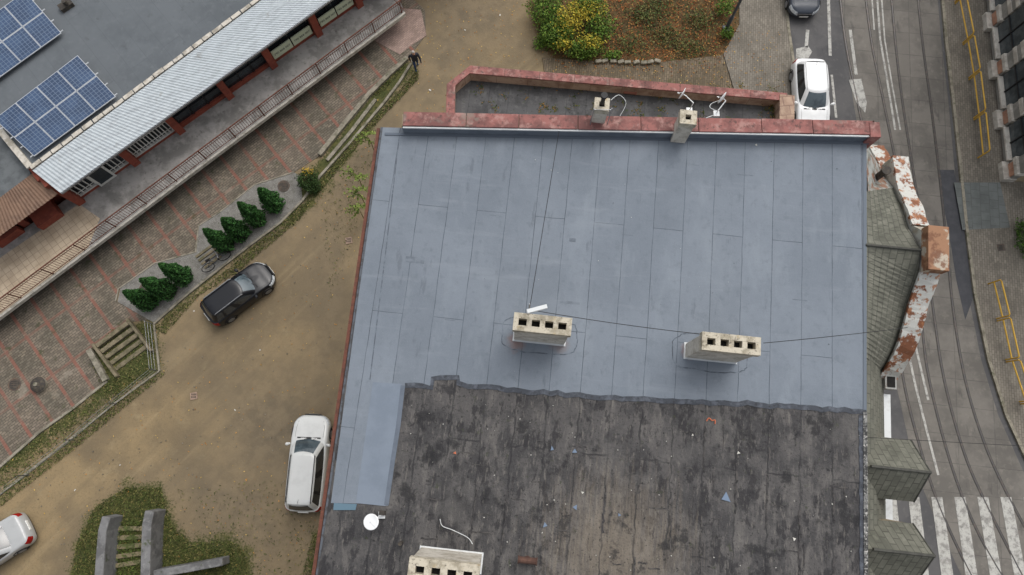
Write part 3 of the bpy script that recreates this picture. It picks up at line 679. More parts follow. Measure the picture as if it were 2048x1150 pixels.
def chimney(C,name,zb=RZ,ztop=16.2,Lx=1.72,Ly=.54,holes=4,ang=0.):
    ex=(EX*math.cos(ang)+EY*math.sin(ang)); ey=(EY*math.cos(ang)-EX*math.sin(ang))
    g=MB(); o=Vector((C.x,C.y,0))
    hx,hy=Lx/2,Ly/2
    g.obox(o,ex,ey,-hx+.05,hx-.05,-hy+.04,hy-.04,zb,ztop-.30,0)
    hw=.24; gap=(Lx-holes*hw)/(holes+1)
    g.obox(o,ex,ey,-hx,hx,-hy,-.10,ztop-.30,ztop,1); g.obox(o,ex,ey,-hx,hx,.10,hy,ztop-.30,ztop,1)
    x=-hx
    for i in range(holes+1):
        g.obox(o,ex,ey,x,x+gap,-.10,.10,ztop-.30,ztop-.003,1); x+=gap+hw
    g.obox(o,ex,ey,-hx+.08,hx-.08,-.099,.099,ztop-.299,ztop-.27,2)
    g.obox(o,ex,ey,-hx+.0,hx-.0,-hy+.0,hy-.0,zb+.01,zb+.05,3)
    g.obox(o,ex,ey,-hx+.04,hx-.04,-hy+.015,-hy+.038,zb+.05,zb+.16,3)
    return g.obj(name,[chm,ctop,darkgap,whitemetal],apt,bevel=.006)
chimney(chL,'chimney_stack'); chimney(chR,'chimney_stack'); chimney(chB,'chimney_stack',Lx=1.95,Ly=.62)
# bitumen skirts dressed around the new chimneys
sk_=MB()
for C in (chL,chR):
    o=Vector((C.x,C.y,0)); q=[]
    for k in range(41):
        t=2*math.pi*k/40; ct,st_=math.cos(t),math.sin(t)
        rx=1.22*(abs(ct)**.5)*(1 if ct>0 else -1); ry=.58*(abs(st_)**.5)*(1 if st_>0 else -1)
        q.append(o+EX*(rx+random.uniform(-.03,.03))+EY*(ry+random.uniform(-.03,.03)))
    sk_.strip(q,.035,RZ,RZ+.016)
sk_.obj('chimney_skirt_joint',stack('skirt_joint',S(76,82,90),[('n',S(112,120,129),2.5,.42,.58,.95)]),apt)
def smallch(px,py,w,d,zt=15.5,zb=14.1):
    c=at(px,py,zt); g=MB(); o=Vector((c.x,c.y,0))
    g.obox(o,EX,EY,-w/2+.03,w/2-.03,-d/2+.03,d/2-.03,zb,zt-.25,0)
    for x0,x1,y0,y1 in ((-w/2,w/2,-d/2,-.09),(-w/2,w/2,.09,d/2),(-w/2,-.09,-.09,.09),(.09,w/2,-.09,.09)):
        g.obox(o,EX,EY,x0,x1,y0,y1,zt-.25,zt,1)
    g.obox(o,EX,EY,-.088,.088,-.088,.088,zt-.24,zt-.18,2)
    return g.obj('chimney_stack',[chm,ctop,darkgap],apt,bevel=.006),o
_,c1=smallch(1204,208,.50,.46); _,c2=smallch(1377,234,.56,.50,15.5,14.02)
pf=MB(); q=Vector((c1.x,c1.y,15.5)); pf.tube([q,q+Vector((0,0,.5))],.07,0,12); pf.tube([q+Vector((0,0,.5)),q+Vector((0,0,.6))],.11,0,12)
for dx,dy in ((-.29,-.26),(.29,-.26)): pf.tube([q+Vector((dx,dy,-1.1)),q+Vector((dx,dy,.2))],.015,1,6)
pf.tube([q+Vector((-.29,-.26,.1)),q+Vector((.29,-.26,.1))],.015,1,6); pf.obj('flue_pipe',[blackp,steel],apt)
an=MB(); p=at(1060,627,15.2); an.tube([p-Vector((0,0,1.0)),at(1059,608,16.9)],.025,0,8)
c=at(1074,618,16.75); an.obox(c,(EX+EY*.38).normalized(),(EY-EX*.38).normalized(),-.30,.30,-.06,.06,-.05,.05,1); an.obj('antenna',[steel,whitemetal],apt,bevel=.01)
wr=MB(); 
def wire(a,b,sag,r=.011,mb=None):
    P=[a.lerp(b,i/16)-Vector((0,0,sag*4*(i/16)*(1-i/16))) for i in range(17)]; (mb or wr).tube(P,r,0,5)
wire(at(1060,612,16.3),at(1118,262,14.8),.15); wire(at(1075,622,16.4),at(1400,668,16.2),.2)
wire(at(1527,686,16.2),at(1815,655,14.5),.2)
P=smoothpath(A([(880,1038),(885,1052),(905,1060),(935,1075),(945,1088)],RZ+.03)); wr.tube(P,.012,1,6)
wr.obj('cable',[blackp,whitemetal],apt)
sw=MB(); wire(at(1690,872,13.9),at(2300,905,9),.3,.010,sw); sw.obj('street_span_wire',blackp)
ps=MB(); c=at(1055,1121,RZ+.22); ps.tube([c-EX*.26,c+EX*.26],.10,0,12); ps.tube([c-Vector((0,0,.22)),c],.11,0,12); ps.tube([c-EX*.26,c-EX*.29],.125,0,12); ps.tube([c+EX*.26,c+EX*.29],.125,0,12)
ps.obj('tee_vent_pipe',stack('brown_clay',S(78,56,48),[('n',S(100,74,62),5,.45,.65,.8)]),apt,smooth=False)
ps=MB(); c=at(803,1085,RZ); ps.tube([c,c+Vector((0,0,.3))],.06,0,10); ps.obj('vent_stub',iron2,apt)
dishm=stack('dish_white',S(222,224,224),[('n',S(200,202,200),4,.5,.7,.5)],.55)
def dish(px,py,z,r,aim,name='satellite_dish',base=None):
    g=group(name); c=at(px,py,z); aim=Vector(aim).normalized(); a=aim.orthogonal().normalized(); b=aim.cross(a)
    vs=[c];fs=[];n=28;K=5
    for k in range(1,K+1):
        for i in range(n):
            t=2*math.pi*i/n; rr=r*k/K; vs.append(c+a*math.cos(t)*rr+b*math.sin(t)*rr*1.05+aim*(.22*r*(k/K)**2))
    for i in range(n): fs.append((0,1+i,1+(i+1)%n))
    for k in range(K-1):
        for i in range(n): fs.append((1+k*n+i,1+(k+1)*n+i,1+(k+1)*n+(i+1)%n,1+k*n+(i+1)%n))
    m=MB(); m.add(vs,fs); o=m.obj('reflector',dishm,g,smooth=True); md=o.modifiers.new('s','SOLIDIFY'); md.thickness=.012
    m=MB(); f=c+aim*r*.95+Vector((0,0,-.1)); m.tube([c+b*(-r)*.9+aim*.2*r,f],.007,0,6); m.tube([f,f-aim*.08],.018,0,10)
    bb=base if base else Vector((c.x,c.y,RZ))
    m.tube([c-aim*.02,c-aim*.12,Vector((bb.x,bb.y,c.z-.12)),bb],.018,0,8); m.box(bb+Vector((0,0,.03)),(.2,.2,.06),0)
    m.obj('arm_and_mast',[dishm,blackp],g)
dish(743,1044,14.75,.225,(-.12,.18,1),base=at(764,1030,RZ))
dish(1366,188,15.2,.20,(-.62,.40,.06),base=at(1378,222,14.5)); dish(1446,197,14.9,.22,(-.62,.52,-.02),base=at(1432,228,14.5))
MB().tube(smoothpath([at(1446,199,14.7),at(1425,206,14.6),at(1420,215,14.6),at(1436,225,14.5),at(1412,236,14.55)]),.012,0,5).tube(smoothpath([at(1222,200,15.3),at(1238,190,15.0),at(1252,206,14.8),at(1240,232,14.55)]),.010,0,5).obj('dish_cable',whitemetal,apt)
mb=MB(); q=at(768,1026,RZ); mb.obox(q,EX,EY,-.12,.06,-.05,.07,0,.22); mb.obj('dish_bracket',iron2,apt)
# ------------------------------------------------------------------ ANNEX with red parapet
ann=group('annex_building')
AZ=4.0
op=[(886,300),(892,165),(934,131),(1580,186),(1600,330)]
OP=[at(x,y,4.75) for x,y in op]
af=stack('annex_felt',S(84,84,85),[('n',S(64,64,65),1.0,.42,.6,.9),('n',S(102,102,101),3,.52,.68,.6),('n',S(66,76,44),1.6,.60,.68,.8),('n',S(40,42,38),6,.58,.66,.7),('b',S(52,52,54),9,1.0,.02,.6,.04)],.9,rot=RR,bump=(6,.6,.03))
MB().prism(OP,0,AZ,0,1).obj('annex_body',[af,stucco],ann)
pk=stack('pink_render',S(180,156,140),[('n',S(146,118,104),1.3,.42,.62,.9),('n',S(120,84,74),4,.56,.68,.6),('b',S(110,80,70),1.6,4,.02,.6,.06)],.85)
pm=MB(); pc=MB()
cen=[at(898,330,4.75),at(902,170,4.75),at(940,139,4.75),at(1572,194,4.75),at(1590,330,4.75)]
pm.strip(cen,.36,AZ-.6,4.70)
pc.strip(cen,.44,4.70,4.78)
pm.obj('annex_parapet',pk,ann); pc.obj('annex_coping',redcap,ann,bevel=.02)
jn_=MB()
for i in range(1,9):
    t=i/9; p=cen[2].lerp(cen[3],t); d_=(cen[3]-cen[2]).normalized(); n_=Vector((-d_.y,d_.x,0)); jn_.obox(Vector((p.x,p.y,4.78)),d_,n_,-.012,.012,-.21,.21,-.002,.003)
jn_.obj('coping_joints',stack('joint_dark',S(84,62,58)),ann)
tb=MB(); c=at(1572,215,4.8); tb.obox(Vector((c.x,c.y,0)),EX,EY,-.32,.42,-2.0,.7,0,4.82,0); tb.obj('tiled_pier',stack('tiled_pier',S(170,146,126),[('n',S(138,112,96),2,.4,.65,.8),('b',S(116,92,80),.5,.5,.03,.8,.08)],.8,rot=-PH),ann,bevel=.01)
gvt=MB(); c=at(1258,186,AZ); gvt.tube([c-EX*.3+Vector((0,0,.15)),c+EX*.3+Vector((0,0,.15))],.13,0,12); gvt.tube([c+EX*.3+Vector((0,0,.15)),c+EX*.36+Vector((0,0,.15))],.16,0,12); gvt.obj('roof_outlet',stack('clay2',S(140,92,80)),ann)
pts=np.array([list(at(random.uniform(915,1560),random.uniform(168,235),AZ)) for _ in range(60)])
allm=[]
for p in pts:
    k_=int(rng.integers(2,26)); allm.append(p+np.column_stack([rng.normal(0,.09,k_),rng.normal(0,.09,k_),rng.random(k_)*.04]))
c=at(1548,210,AZ); allm.append(np.array(list(c))+np.column_stack([rng.normal(0,.25,500),rng.normal(0,.5,500),rng.random(500)*.25]))
leaves('annex_moss',np.concatenate(allm),.09,[S(52,62,30),S(66,78,36),S(90,84,46),S(120,90,50)],.7,ann)

# ------------------------------------------------------------------ STREET
asph=stack('asphalt',S(90,89,89),[('n',S(76,76,77),.5,.4,.62,.9),('n',S(104,102,100),3,.52,.7,.5),('n',S(62,62,63),1.4,.6,.68,.6,(1,.25,1)),('n',S(122,120,116),40,.62,.74,.4)],.9,bump=(40,.3,.01))
slab=stack('track_slabs',S(114,110,104),[('n',S(95,92,87),.5,.4,.62,.9),('n',S(128,123,115),2.5,.52,.7,.5),('b',S(72,70,68),1.45,1.9,.018,.7,.05,rad(-84),0.),('n',S(136,132,124),40,.62,.74,.4),('n',S(76,74,71),1.3,.58,.68,.6,(1,.3,1))],.9)
swp=stack('sidewalk_pavers',S(122,116,106),[('n',S(100,95,86),.6,.4,.65,.8),('n',S(136,129,117),2.5,.5,.7,.5),('b',S(80,76,68),.26,.13,.014,.8,.15,0.,.5,.6),('n',S(86,80,70),8,.6,.72,.5)],.9,rot=RR)
brp=stack('brown_pavers',S(112,100,84),[('n',S(92,82,66),.7,.4,.6,.9),('n',S(130,118,98),2.5,.5,.7,.5),('b',S(70,64,52),.26,.13,.018,.85,.18,0.,.5,.5),('n',S(84,80,54),3,.55,.68,.7),('n',S(120,88,54),7,.58,.68,.6)],.95,rot=RR)
roadL=[(1562,-80),(1576,60),(1588,140),(1600,260),(1640,500),(1700,800),(1750,1000),(1790,1260)]
roadR=[(1876,-80),(1890,80),(1904,200),(1918,330),(1930,450),(1948,590),(1975,720),(2010,830),(2070,960),(2160,1100),(2260,1230)]
MB().sheet(A(roadL+roadR[::-1]),.012).obj('street',asph)
mid=[(1668,-80),(1690,80),(1706,200),(1730,350),(1760,560),(1790,760),(1830,940),(1880,1060),(1960,1230)]
midR=[(1868,-80),(1882,80),(1896,200),(1908,330),(1920,450),(1936,590),(1962,720),(1996,830),(2054,960),(2140,1100),(2240,1230)]
MB().sheet(A(mid+midR[::-1]),.017).obj('tramway',slab)
MB().sheet(A([(1876,340),(1908,340),(1930,470),(1948,590),(1930,640),(1912,560),(1898,470),(1884,400)]),.022).obj('asphalt_patch',stack('fresh_asphalt',S(66,67,71),[('n',S(78,79,82),2,.4,.65,.7)],.9))
railm=stack('rail_steel',S(78,76,76),[('n',S(96,84,76),4,.45,.65,.7)],.45,metal=.3)
groove=stack('rail_bed',S(66,64,61),[('n',S(90,86,80),4,.45,.65,.8)],.9)
Rl=[[(1672,-80),(1690,80),(1714,200),(1742,340),(1780,560),(1800,720),(1822,830),(1868,985),(1922,1110),(1985,1230)],
    [(1722,-80),(1742,80),(1766,200),(1792,330),(1826,520),(1842,640),(1858,760),(1902,930),(1958,1070),(2040,1210)],
    [(1776,-80),(1790,80),(1804,200),(1824,330),(1848,480),(1866,620),(1888,760),(1926,900),(1968,1000),(2044,1150),(2090,1230)],
    [(1828,-80),(1844,80),(1860,200),(1876,330),(1892,480),(1906,620),(1930,760),(1966,880),(2010,980),(2070,1090),(2140,1200)]]
rm=MB()
for r in Rl:
    P=smoothpath(A(r),5); rm.strip(P,.15,.0,.024,1); rm.strip(P,.065,.0,.034,0)
rm.obj('tram_rails',[railm,groove])
wp=stack('road_paint',S(176,175,169),[('n',S(120,118,114),3,.44,.64,.8),('n',S(96,95,92),12,.54,.68,.75)],.8)
mk=MB(); MZ=.028
def line(pts,w): mk.strip(A(pts),w,MZ-.004,MZ)
line([(1748,-80),(1760,80),(1772,150),(1790,260)],.12); line([(1738,-80),(1748,60)],.09); line([(1757,-80),(1769,80),(1782,160),(1800,260)],.09)
line([(1654,-80),(1660,112)],.18); line([(1663,150),(1672,236)],.14)
line([(1700,60),(1712,150)],.18)
mk.sheet(A([(1697,160),(1722,158),(1733,205),(1730,226),(1712,205)]),MZ)
line([(1615,60),(1612,95)],.20); mk.sheet(A([(1592,98),(1616,92),(1624,104),(1596,150),(1590,135)]),MZ)
line([(1802,640),(1830,770),(1850,850),(1876,950)],.12); line([(1830,690),(1856,800)],.12)
for i in range(8):
    x=1770+i*46; dx=i*3
    mk.sheet(A([(x,994),(x+22,994),(x+42+dx,1180),(x+18+dx,1180)]),MZ)
mk.obj('road_markings',wp)
MB().prism(A([(1478,-80),(1478,50),(1446,110),(1470,190),(1500,280),(1640,520),(1700,820),(1780,1260)]+roadL[::-1]),-.05,.10).obj('pavement',swp)
MB().prism(A([(1440,112),(1300,128),(1120,120),(1085,116),(1092,168),(1300,240),(1498,280),(1468,190),(1445,111)]),-.05,.085).obj('footpath',brp)
MB().strip(A(roadL),.16,-.05,.125).obj('kerb',kerb)
MB().prism(A(roadR+[(2500,1230),(2500,-80)]),-.05,.12).obj('pavement',swp)
MB().strip(A(roadR),.16,-.05,.14).obj('kerb',kerb)
MB().prism(A([(1908,365),(2000,365),(2020,455),(1925,460)],.12),.12,.126).obj('paving_slabs',stack('grey_slabs',S(104,108,106),[('n',S(88,92,90),1,.4,.65,.8),('b',S(76,78,76),.5,.5,.02,.7,.06)],.9,rot=RR))
c=at(2002,495,.12); MB().box(c+Vector((0,0,.01)),(.4,.4,.02),0,.1).box(c+Vector((0,0,.025)),(.3,.3,.01),1,.1).obj('drain_grate',[iron,iron2])
yel=stack('yellow_paint',S(206,164,60),[('n',S(176,134,54),4,.5,.7,.6)],.5)
def barrier(p,q):
    b=MB(); a=at(*p,.12); c=at(*q,.12); L=(c-a).length; d=(c-a).normalized(); a=a+d*.05; L-=.12
    up=Vector((0,0,1))
    b.tube([a,a+up*.92,a+up*1.0+d*.08,a+up*1.0+d*(L-.08),a+up*.92+d*L,a+d*L],.038,0,8)
    b.tube([a+up*.45,a+up*.45+d*L],.038,0,8)
    b.obj('pedestrian_barrier',yel)
for pts in ([(1898,-60),(1910,6),(1926,88),(1938,158),(1948,238),(1956,318)],[(1976,566),(1994,640),(2012,722),(2040,806),(2076,886)]):
    for p,q in zip(pts[:-1],pts[1:]): barrier(p,q)
rb=group('corner_building')
B0=at(2014,362,.12); B1=at(1968,-60,.12); BD=(B1-B0).normalized(); BN=Vector((BD.y,-BD.x,0))
if BN.x>0: BN=-BN
ob_=Vector((B0.x,B0.y,.12))
stone=stack('pale_stone',S(204,200,190),[('n',S(166,160,150),1.2,.42,.62,.9),('n',S(130,124,114),4,.56,.68,.6)],.85,bump=(8,.4,.02))
gstone=stack('grey_stone',S(150,148,142),[('n',S(122,120,114),1.2,.42,.62,.9)],.85)
pstone=stack('pink_stone',S(182,138,114),[('n',S(146,108,90),1.5,.42,.62,.9),('n',S(190,160,140),4,.5,.66,.6)],.85)
gldk=stack('shop_glass',S(52,60,64),[('n',S(84,92,96),1.2,.4,.65,.8)],.12,spec=.8)
rbm=MB(); rbm.obox(ob_,BD,BN,0,16,-12,-.30,0,13,2)
s=0
while s<15:
    rbm.obox(ob_,BD,BN,s,s+.95,-.30,.05,0,4.2,5)
    rbm.obox(ob_,BD,BN,s-.06,s+1.01,-.29,.42,.0,.35,0); rbm.obox(ob_,BD,BN,s-.05,s+1.0,-.29,.20,.85,1.10,0)
    rbm.obox(ob_,BD,BN,s+.1,s+.85,-.29,.12,.36,.84,1)
    for z in (1.6,2.2,2.8,3.4): rbm.obox(ob_,BD,BN,s-.02,s+.97,-.29,.09,z,z+.28,0)
    rbm.obox(ob_,BD,BN,s+.96,s+3.1,-.30,.06,0,.42,5); rbm.obox(ob_,BD,BN,s+1.02,s+3.04,-.29,.24,.42,.54,0)
    rbm.obox(ob_,BD,BN,s+.97,s+3.1,-.30,-.02,.54,3.4,3)
    rbm.obox(ob_,BD,BN,s+2.0,s+2.08,-.02,.04,.55,3.4,4); rbm.obox(ob_,BD,BN,s+.97,s+3.1,-.02,.035,1.5,1.57,4)
    rbm.obox(ob_,BD,BN,s+.96,s+3.1,-.30,.0,3.4,4.2,1)
    s+=3.15
rbm.obox(ob_,BD,BN,-.1,16,-.30,.30,4.2,4.5,0)
rbm.obj('facade',[stone,pstone,stucco,gldk,blackp,gstone],rb,bevel=.012)
MB().obox(ob_,BD,BN,-.2,16,-12.2,.4,13,13.3).obj('roof',felt,rb)
leaves('hedge',blob(tuple(at(2052,475,.5)),(.5,1.1,.5),1500),.10,[S(60,90,36),S(80,112,44),S(48,70,32)])

# ------------------------------------------------------------------ CARS
def carpaint(n,c,metal=.0,coat=.5,rough=.32): return stack(n,c,[('n',tuple(x*.86 for x in c[:3])+(1,),1.5,.45,.65,.6)],rough,metal=metal,coat=coat)
headl=stack('headlamp',S(206,212,216),[('n',S(150,156,160),9,.4,.6,.7)],.12,spec=.8)
taill=stack('tail_lamp',S(150,20,18),[('n',S(100,14,14),9,.4,.6,.7)],.2)
plate=stack('number_plate',S(220,220,215))
def rrect(x0,x1,hw,rf,rr,bf,br,taper=(0,0)):
    out=[]; NF,NC,NS=8,5,16
    rf=min(rf,hw*.95,(x1-x0)*.45); rr=min(rr,hw*.95,(x1-x0)*.45)
    for i in range(NF):
        u=-1+2*i/NF; out.append((x1,u*(hw-rf),'F',u))
    for i in range(NC):
        t=math.pi/2*i/NC; out.append((x1-rf+rf*math.cos(t),hw-rf+rf*math.sin(t),'CFL',t))
    for i in range(NS):
        u=i/NS; out.append((x1-rf+(x0+rr-x1+rf)*u,hw,'L',1-2*u))
    for i in range(NC):
        t=math.pi/2*i/NC; out.append((x0+rr-rr*math.sin(t),hw-rr+rr*math.cos(t),'CRL',t))
    for i in range(NF):
        u=1-2*i/NF; out.append((x0,u*(hw-rr),'R',u))
    for i in range(NC):
        t=math.pi/2*i/NC; out.append((x0+rr-rr*math.cos(t),-(hw-rr)-rr*math.sin(t),'CRR',t))
    for i in range(NS):
        u=i/NS; out.append((x0+rr+(x1-rf-x0-rr)*u,-hw,'Rt',-1+2*u))
    for i in range(NC):
        t=math.pi/2*i/NC; out.append((x1-rf+rf*math.sin(t),-(hw-rf)-rf*math.cos(t),'CFR',t))
    res=[]; cx=(x0+x1)/2; ha=(x1-x0)/2
    for x,y,tg,u in out:
        xn=(x-cx)/ha; yn=y/hw
        x2=x+(bf*(1-yn*yn)-bf if xn>0 else -(br*(1-yn*yn)-br))*abs(xn)**3
        y2=y*(1-(taper[0]*max(0,xn)**3 if xn>0 else taper[1]*max(0,-xn)**3))
        res.append((x2,y2,tg,u))
    return res
def interp(x,tab):
    for (a,va),(b,vb) in zip(tab[:-1],tab[1:]):
        if x<=b: 
            t=max(0,(x-a)/(b-a)); t=t*t*(3-2*t); return va+(vb-va)*t
    return tab[-1][1]
def car(name,front,rear,L,W,Ht,paint,top,gb,gt_,rails=False,pan=False,z0=.0):
    g=group(name); c=(at(*front)+at(*rear))/2; d=(at(*front)-at(*rear)); g.location=(c.x,c.y,z0); g.rotation_euler=(0,0,math.atan2(d.y,d.x))
    a=L/2; b=W/2; body=MB(); rings=[]
    spec=[(0,.20,-.10),(0,.34,0),(0,.60,0),(.03,.90,1),(.07,.965,1),(.14,1.0,1),(.25,1.01,1),(.40,1.02,1),(.56,1.025,1),(.72,1.03,1),(.85,1.03,1)]
    for ins,z,mode in spec:
        sh=ins*b
        x0,x1=-a+sh,a-sh; hw=b-sh*1.0
        if mode==-.10: x0+=.06;x1-=.08;hw-=.05
        R=rrect(x0,x1,max(hw,.02),max(.42-sh*.5,.05),max(.26-sh*.4,.04),.16,.07,(.07,.05))
        ring=[]
        for x,y,tg,u in R:
            T=interp(x/a,top)
            zz_=z*T if mode==1 else (z if z<.5 else min(.60,T*.75))
            ring.append((x,y,zz_,tg,u))
        rings.append(ring)
    n=len(rings[0]); vs=[(p[0],p[1],p[2]) for r in rings for p in r]; fs=[];ms_=[]
    for k in range(len(rings)-1):
        for i in range(n):
            j=(i+1)%n; fs.append((k*n+i,k*n+j,(k+1)*n+j,(k+1)*n+i)); tg,u=rings[k][i][3],rings[k][i][4]
            mi=0
            if k==0: mi=1
            if k in(2,3) and tg in('CFL','CFR'): mi=2
            if k in(2,) and tg=='F' and abs(u)>.6: mi=2
            if k in(2,3) and tg in('CRL','CRR'): mi=3
            if k==1 and tg=='F' and abs(u)<.6: mi=1
            ms_.append(mi)
    fs.append(tuple((len(rings)-1)*n+i for i in range(n))); ms_.append(0); fs.append(tuple(range(n-1,-1,-1))); ms_.append(1)
    body.add(vs,fs,ms_); body.obj('body',[paint,blackp,headl,taill],g,smooth=True)
    gh=MB(); rings=[]; zb=interp((gb[0]+gb[1])/2,top)-.03
    lv=[(0,0),(.06,.04),(.3,.28),(.6,.60),(.86,.88),(.97,.97),(1.0,1.0)]
    for t,zt in lv:
        tt=t**1.15
        x0=(gb[0]+(gt_[0]-gb[0])*tt)*a; x1=(gb[1]+(gt_[1]-gb[1])*tt)*a; hw=b*(.90-.20*tt)
        zr=zb+(Ht-.06-zb)*zt
        R=rrect(x0,x1,hw,.22,.18,.14,.07,(.10,.08))
        ring=[]
        for x,y,tg,u in R:
            zl=zr if t>.1 else interp(x/a,top)-.02+(zt*.3)
            ring.append((x,y,zl,tg,u))
        rings.append(ring)
    for ins,dz in ((.06,.025),(.16,.045),(.35,.058),(.6,.06),(.85,.06)):
        x0=gt_[0]*a+ins*b*.7; x1=gt_[1]*a-ins*b*.7; hw=b*.70*(1-ins)
        R=rrect(x0,x1,hw,.22*(1-ins),.18*(1-ins),.14,.07,(.10,.08)); rings.append([(x,y,Ht-.06+dz,tg,u) for x,y,tg,u in R])
    n=len(rings[0]); vs=[(p[0],p[1],p[2]) for r in rings for p in r]; fs=[];ms_=[]
    for k in range(len(rings)-1):
        for i in range(n):
            j=(i+1)%n; fs.append((k*n+i,k*n+j,(k+1)*n+j,(k+1)*n+i)); tg,u=rings[k][i][3],rings[k][i][4]
            mi=0
            if 1<=k<=4:
                if tg=='F': mi=3
                elif tg=='R': mi=1
                elif tg in('L','Rt'):
                    mi=1
                    if abs(u-.06)<.07 or abs(u+.62)<.07: mi=2
                elif tg in ('CFL','CFR'): mi=3 if (u<.3 if tg=='CFL' else u>1.2) else 0
            ms_.append(mi)
    fs.append(tuple((len(rings)-1)*n+i for i in range(n))); ms_.append(0)
    gh.add(vs,fs,ms_); gh.obj('cabin',[paint,glassd,blackp,screen],g,smooth=True)
    w=MB()
    for sx in (.60,-.58):
        for sy in (1,-1):
            cx,cy=sx*a,sy*(b-.10)
            w.tube([(cx,cy-.1*sy,.32),(cx,cy+.085*sy,.32)],[.32,.32],0,24); w.tube([(cx,cy+.085*sy,.32),(cx,cy+.10*sy,.32)],[.30,.22],0,24)
            w.tube([(cx,cy+.095*sy,.32),(cx,cy+.112*sy,.32)],[.20,.18],1,16)
            P=[(cx+.38*math.cos(t),sy*(b+.004),.32+.38*math.sin(t)) for t in [math.pi*k/12 for k in range(13)]]
            w.tube(P,.022,2,6)
    w.obj('wheels',[rubber,steel,blackp],g)
    x=gb[1]*a
    e=MB(); UX=Vector((1,0,0)); UY=Vector((0,1,0))
    for sy in (1,-1):
        mz=zb+.06; P=[(x-.28,sy*(b-.06),mz-.02),(x-.30,sy*(b+.03),mz),(x-.32,sy*(b+.12),mz+.01),(x-.34,sy*(b+.18),mz)]
        e.tube(P,[.03,.07,.085,.04],0,10)
    T=lambda q: interp(q,top)
    e.obox((0,0,0),UX,UY,x-.02,x+.05,-b*.62,b*.62,T(gb[1])-.01,T(gb[1])+.022,1)
    e.obox((0,0,0),UX,UY,a-.03,a+.015,-.42,.42,.50,.62,1); e.obox((0,0,0),UX,UY,a+.015,a+.025,-.26,.26,.36,.47,2)
    e.obox((0,0,0),UX,UY,-a-.02,-a+.05,-.26,.26,.55,.67,2)
    for sy in (1,-1):
        P=[(xq*a,sy*b*(.74 if xq<.8 else .66),T(xq)*1.005+.006) for xq in (gb[1]+.02,gb[1]+.12,.72,.86)]
        e.tube(P,.006,1,4)
        wy=.1 if sy>0 else -.35
        e.tube([(x+.0,wy,T(gb[1])+.03),(x-.26,wy+.42,T(gb[1])+.16)],.010,1,5)
        if rails: e.tube([(gt_[0]*a+.15,sy*b*.62,Ht-.03),(gt_[0]*a+.22,sy*b*.63,Ht+.05),(gt_[1]*a-.28,sy*b*.63,Ht+.05),(gt_[1]*a-.16,sy*b*.62,Ht-.03)],.022,1 if rails==2 else 3,8)
        e.tube([(gt_[0]*a+.1,sy*b*.60,Ht-.004),(gt_[1]*a-.1,sy*b*.60,Ht-.004)],.007,1,4)
    e.obox((0,0,0),UX,UY,gt_[0]*a+.04,gt_[0]*a+.055,-b*.5,b*.5,Ht-.03,Ht-.0,1)
    if pan: e.obox((0,0,0),UX,UY,gt_[1]*a-1.0,gt_[1]*a-.35,-.38,.38,Ht-.02,Ht+.006,4)
    e.tube([(gt_[0]*a+.3,0,Ht),(gt_[0]*a+.12,0,Ht+.16)],.008,1,5)
    e.obj('mirrors_and_trim',[paint,blackp,plate,steel,glassd],g,smooth=False)
    return g
wagon=[(-1,.72),(-.96,.92),(-.6,.97),(.3,.95),(.46,.93),(.8,.80),(.95,.70),(1,.56)]
sedan=[(-1,.78),(-.93,.96),(-.6,.98),(-.3,.95),(.3,.93),(.46,.92),(.8,.78),(.95,.68),(1,.54)]
black=carpaint('black_paint',S(18,20,25),0,.2,.3); white=carpaint('white_paint',S(226,228,228)); silver=carpaint('silver_paint',S(168,170,170)); grey=carpaint('dark_grey_paint',S(58,64,74),0,.2); wh2=carpaint('pearl_white_paint',S(206,208,206))
car('parked_car',(540,550),(432,632),4.05,1.70,1.46,black,wagon,(-.93,.48),(-.80,.20),True)
car('parked_car',(633,830),(614,1022),4.78,1.90,1.66,wh2,wagon,(-.96,.50),(-.84,.22),2)
car('parked_car',(-84,1148),(66,1052),4.45,1.76,1.44,silver,sedan,(-.66,.46),(-.36,.16))
car('parked_car',(1618,280),(1607,122),4.4,1.92,1.55,white,wagon,(-.88,.48),(-.72,.16))
car('parked_car',(1603,56),(1588,-100),4.4,1.86,1.48,grey,wagon,(-.90,.46),(-.74,.16),False,True)

# ------------------------------------------------------------------ BICYCLE
def bicycle(p,q):
    g=group('bicycle'); a=at(*p,.05); b=at(*q,.05); d=(b-a).normalized(); n=Vector((-d.y,d.x,0)); c=(a+b)/2
    lean=Vector((0,0,1))+n*.18; lean.normalize()
    def L(x,z,y=0): return c+d*x+lean*z+n*y
    m=MB()
    for wx in (-.52,.52):
        P=[L(wx+.34*math.cos(t),.35+.34*math.sin(t)) for t in [2*math.pi*k/28 for k in range(28)]]; m.tube(P,.022,0,6,closed=True)
        for k in range(9):
            t=2*math.pi*k/9; m.tube([L(wx,.35),L(wx+.33*math.cos(t),.35+.33*math.sin(t))],.004,1,4)
    bb=L(-.05,.30); sd=L(-.2,.85); hd=L(.36,.85); hl=L(.40,.68)
    for pts in ([bb,sd],[bb,hl],[sd.lerp(bb,.15),hd],[hl,L(.52,.35)],[hd,hl],[bb,L(-.52,.35)],[sd.lerp(bb,.2),L(-.52,.35)]): m.tube(pts,.017,2,8)
    m.tube([hd,L(.34,.98)],.015,1,8); m.tube([L(.30,.99,-.3),L(.36,1.0,-.1),L(.36,1.0,.1),L(.30,.99,.3)],.014,1,8)
    m.tube([L(-.34,.90),L(-.22,.91),L(-.06,.90)],[.07,.06,.02],0,10); m.tube([bb+n*.08,L(-.05,.15,.1)],.01,1,6); m.tube([bb-n*.08,L(-.05,.45,-.1)],.01,1,6)
    m.tube([L(-.85,.72),L(-.6,.74),L(-.3,.74)],.012,1,6)
    m.obj('frame_and_wheels',[rubber,steel,stack('bike_paint',S(70,76,84))],g)
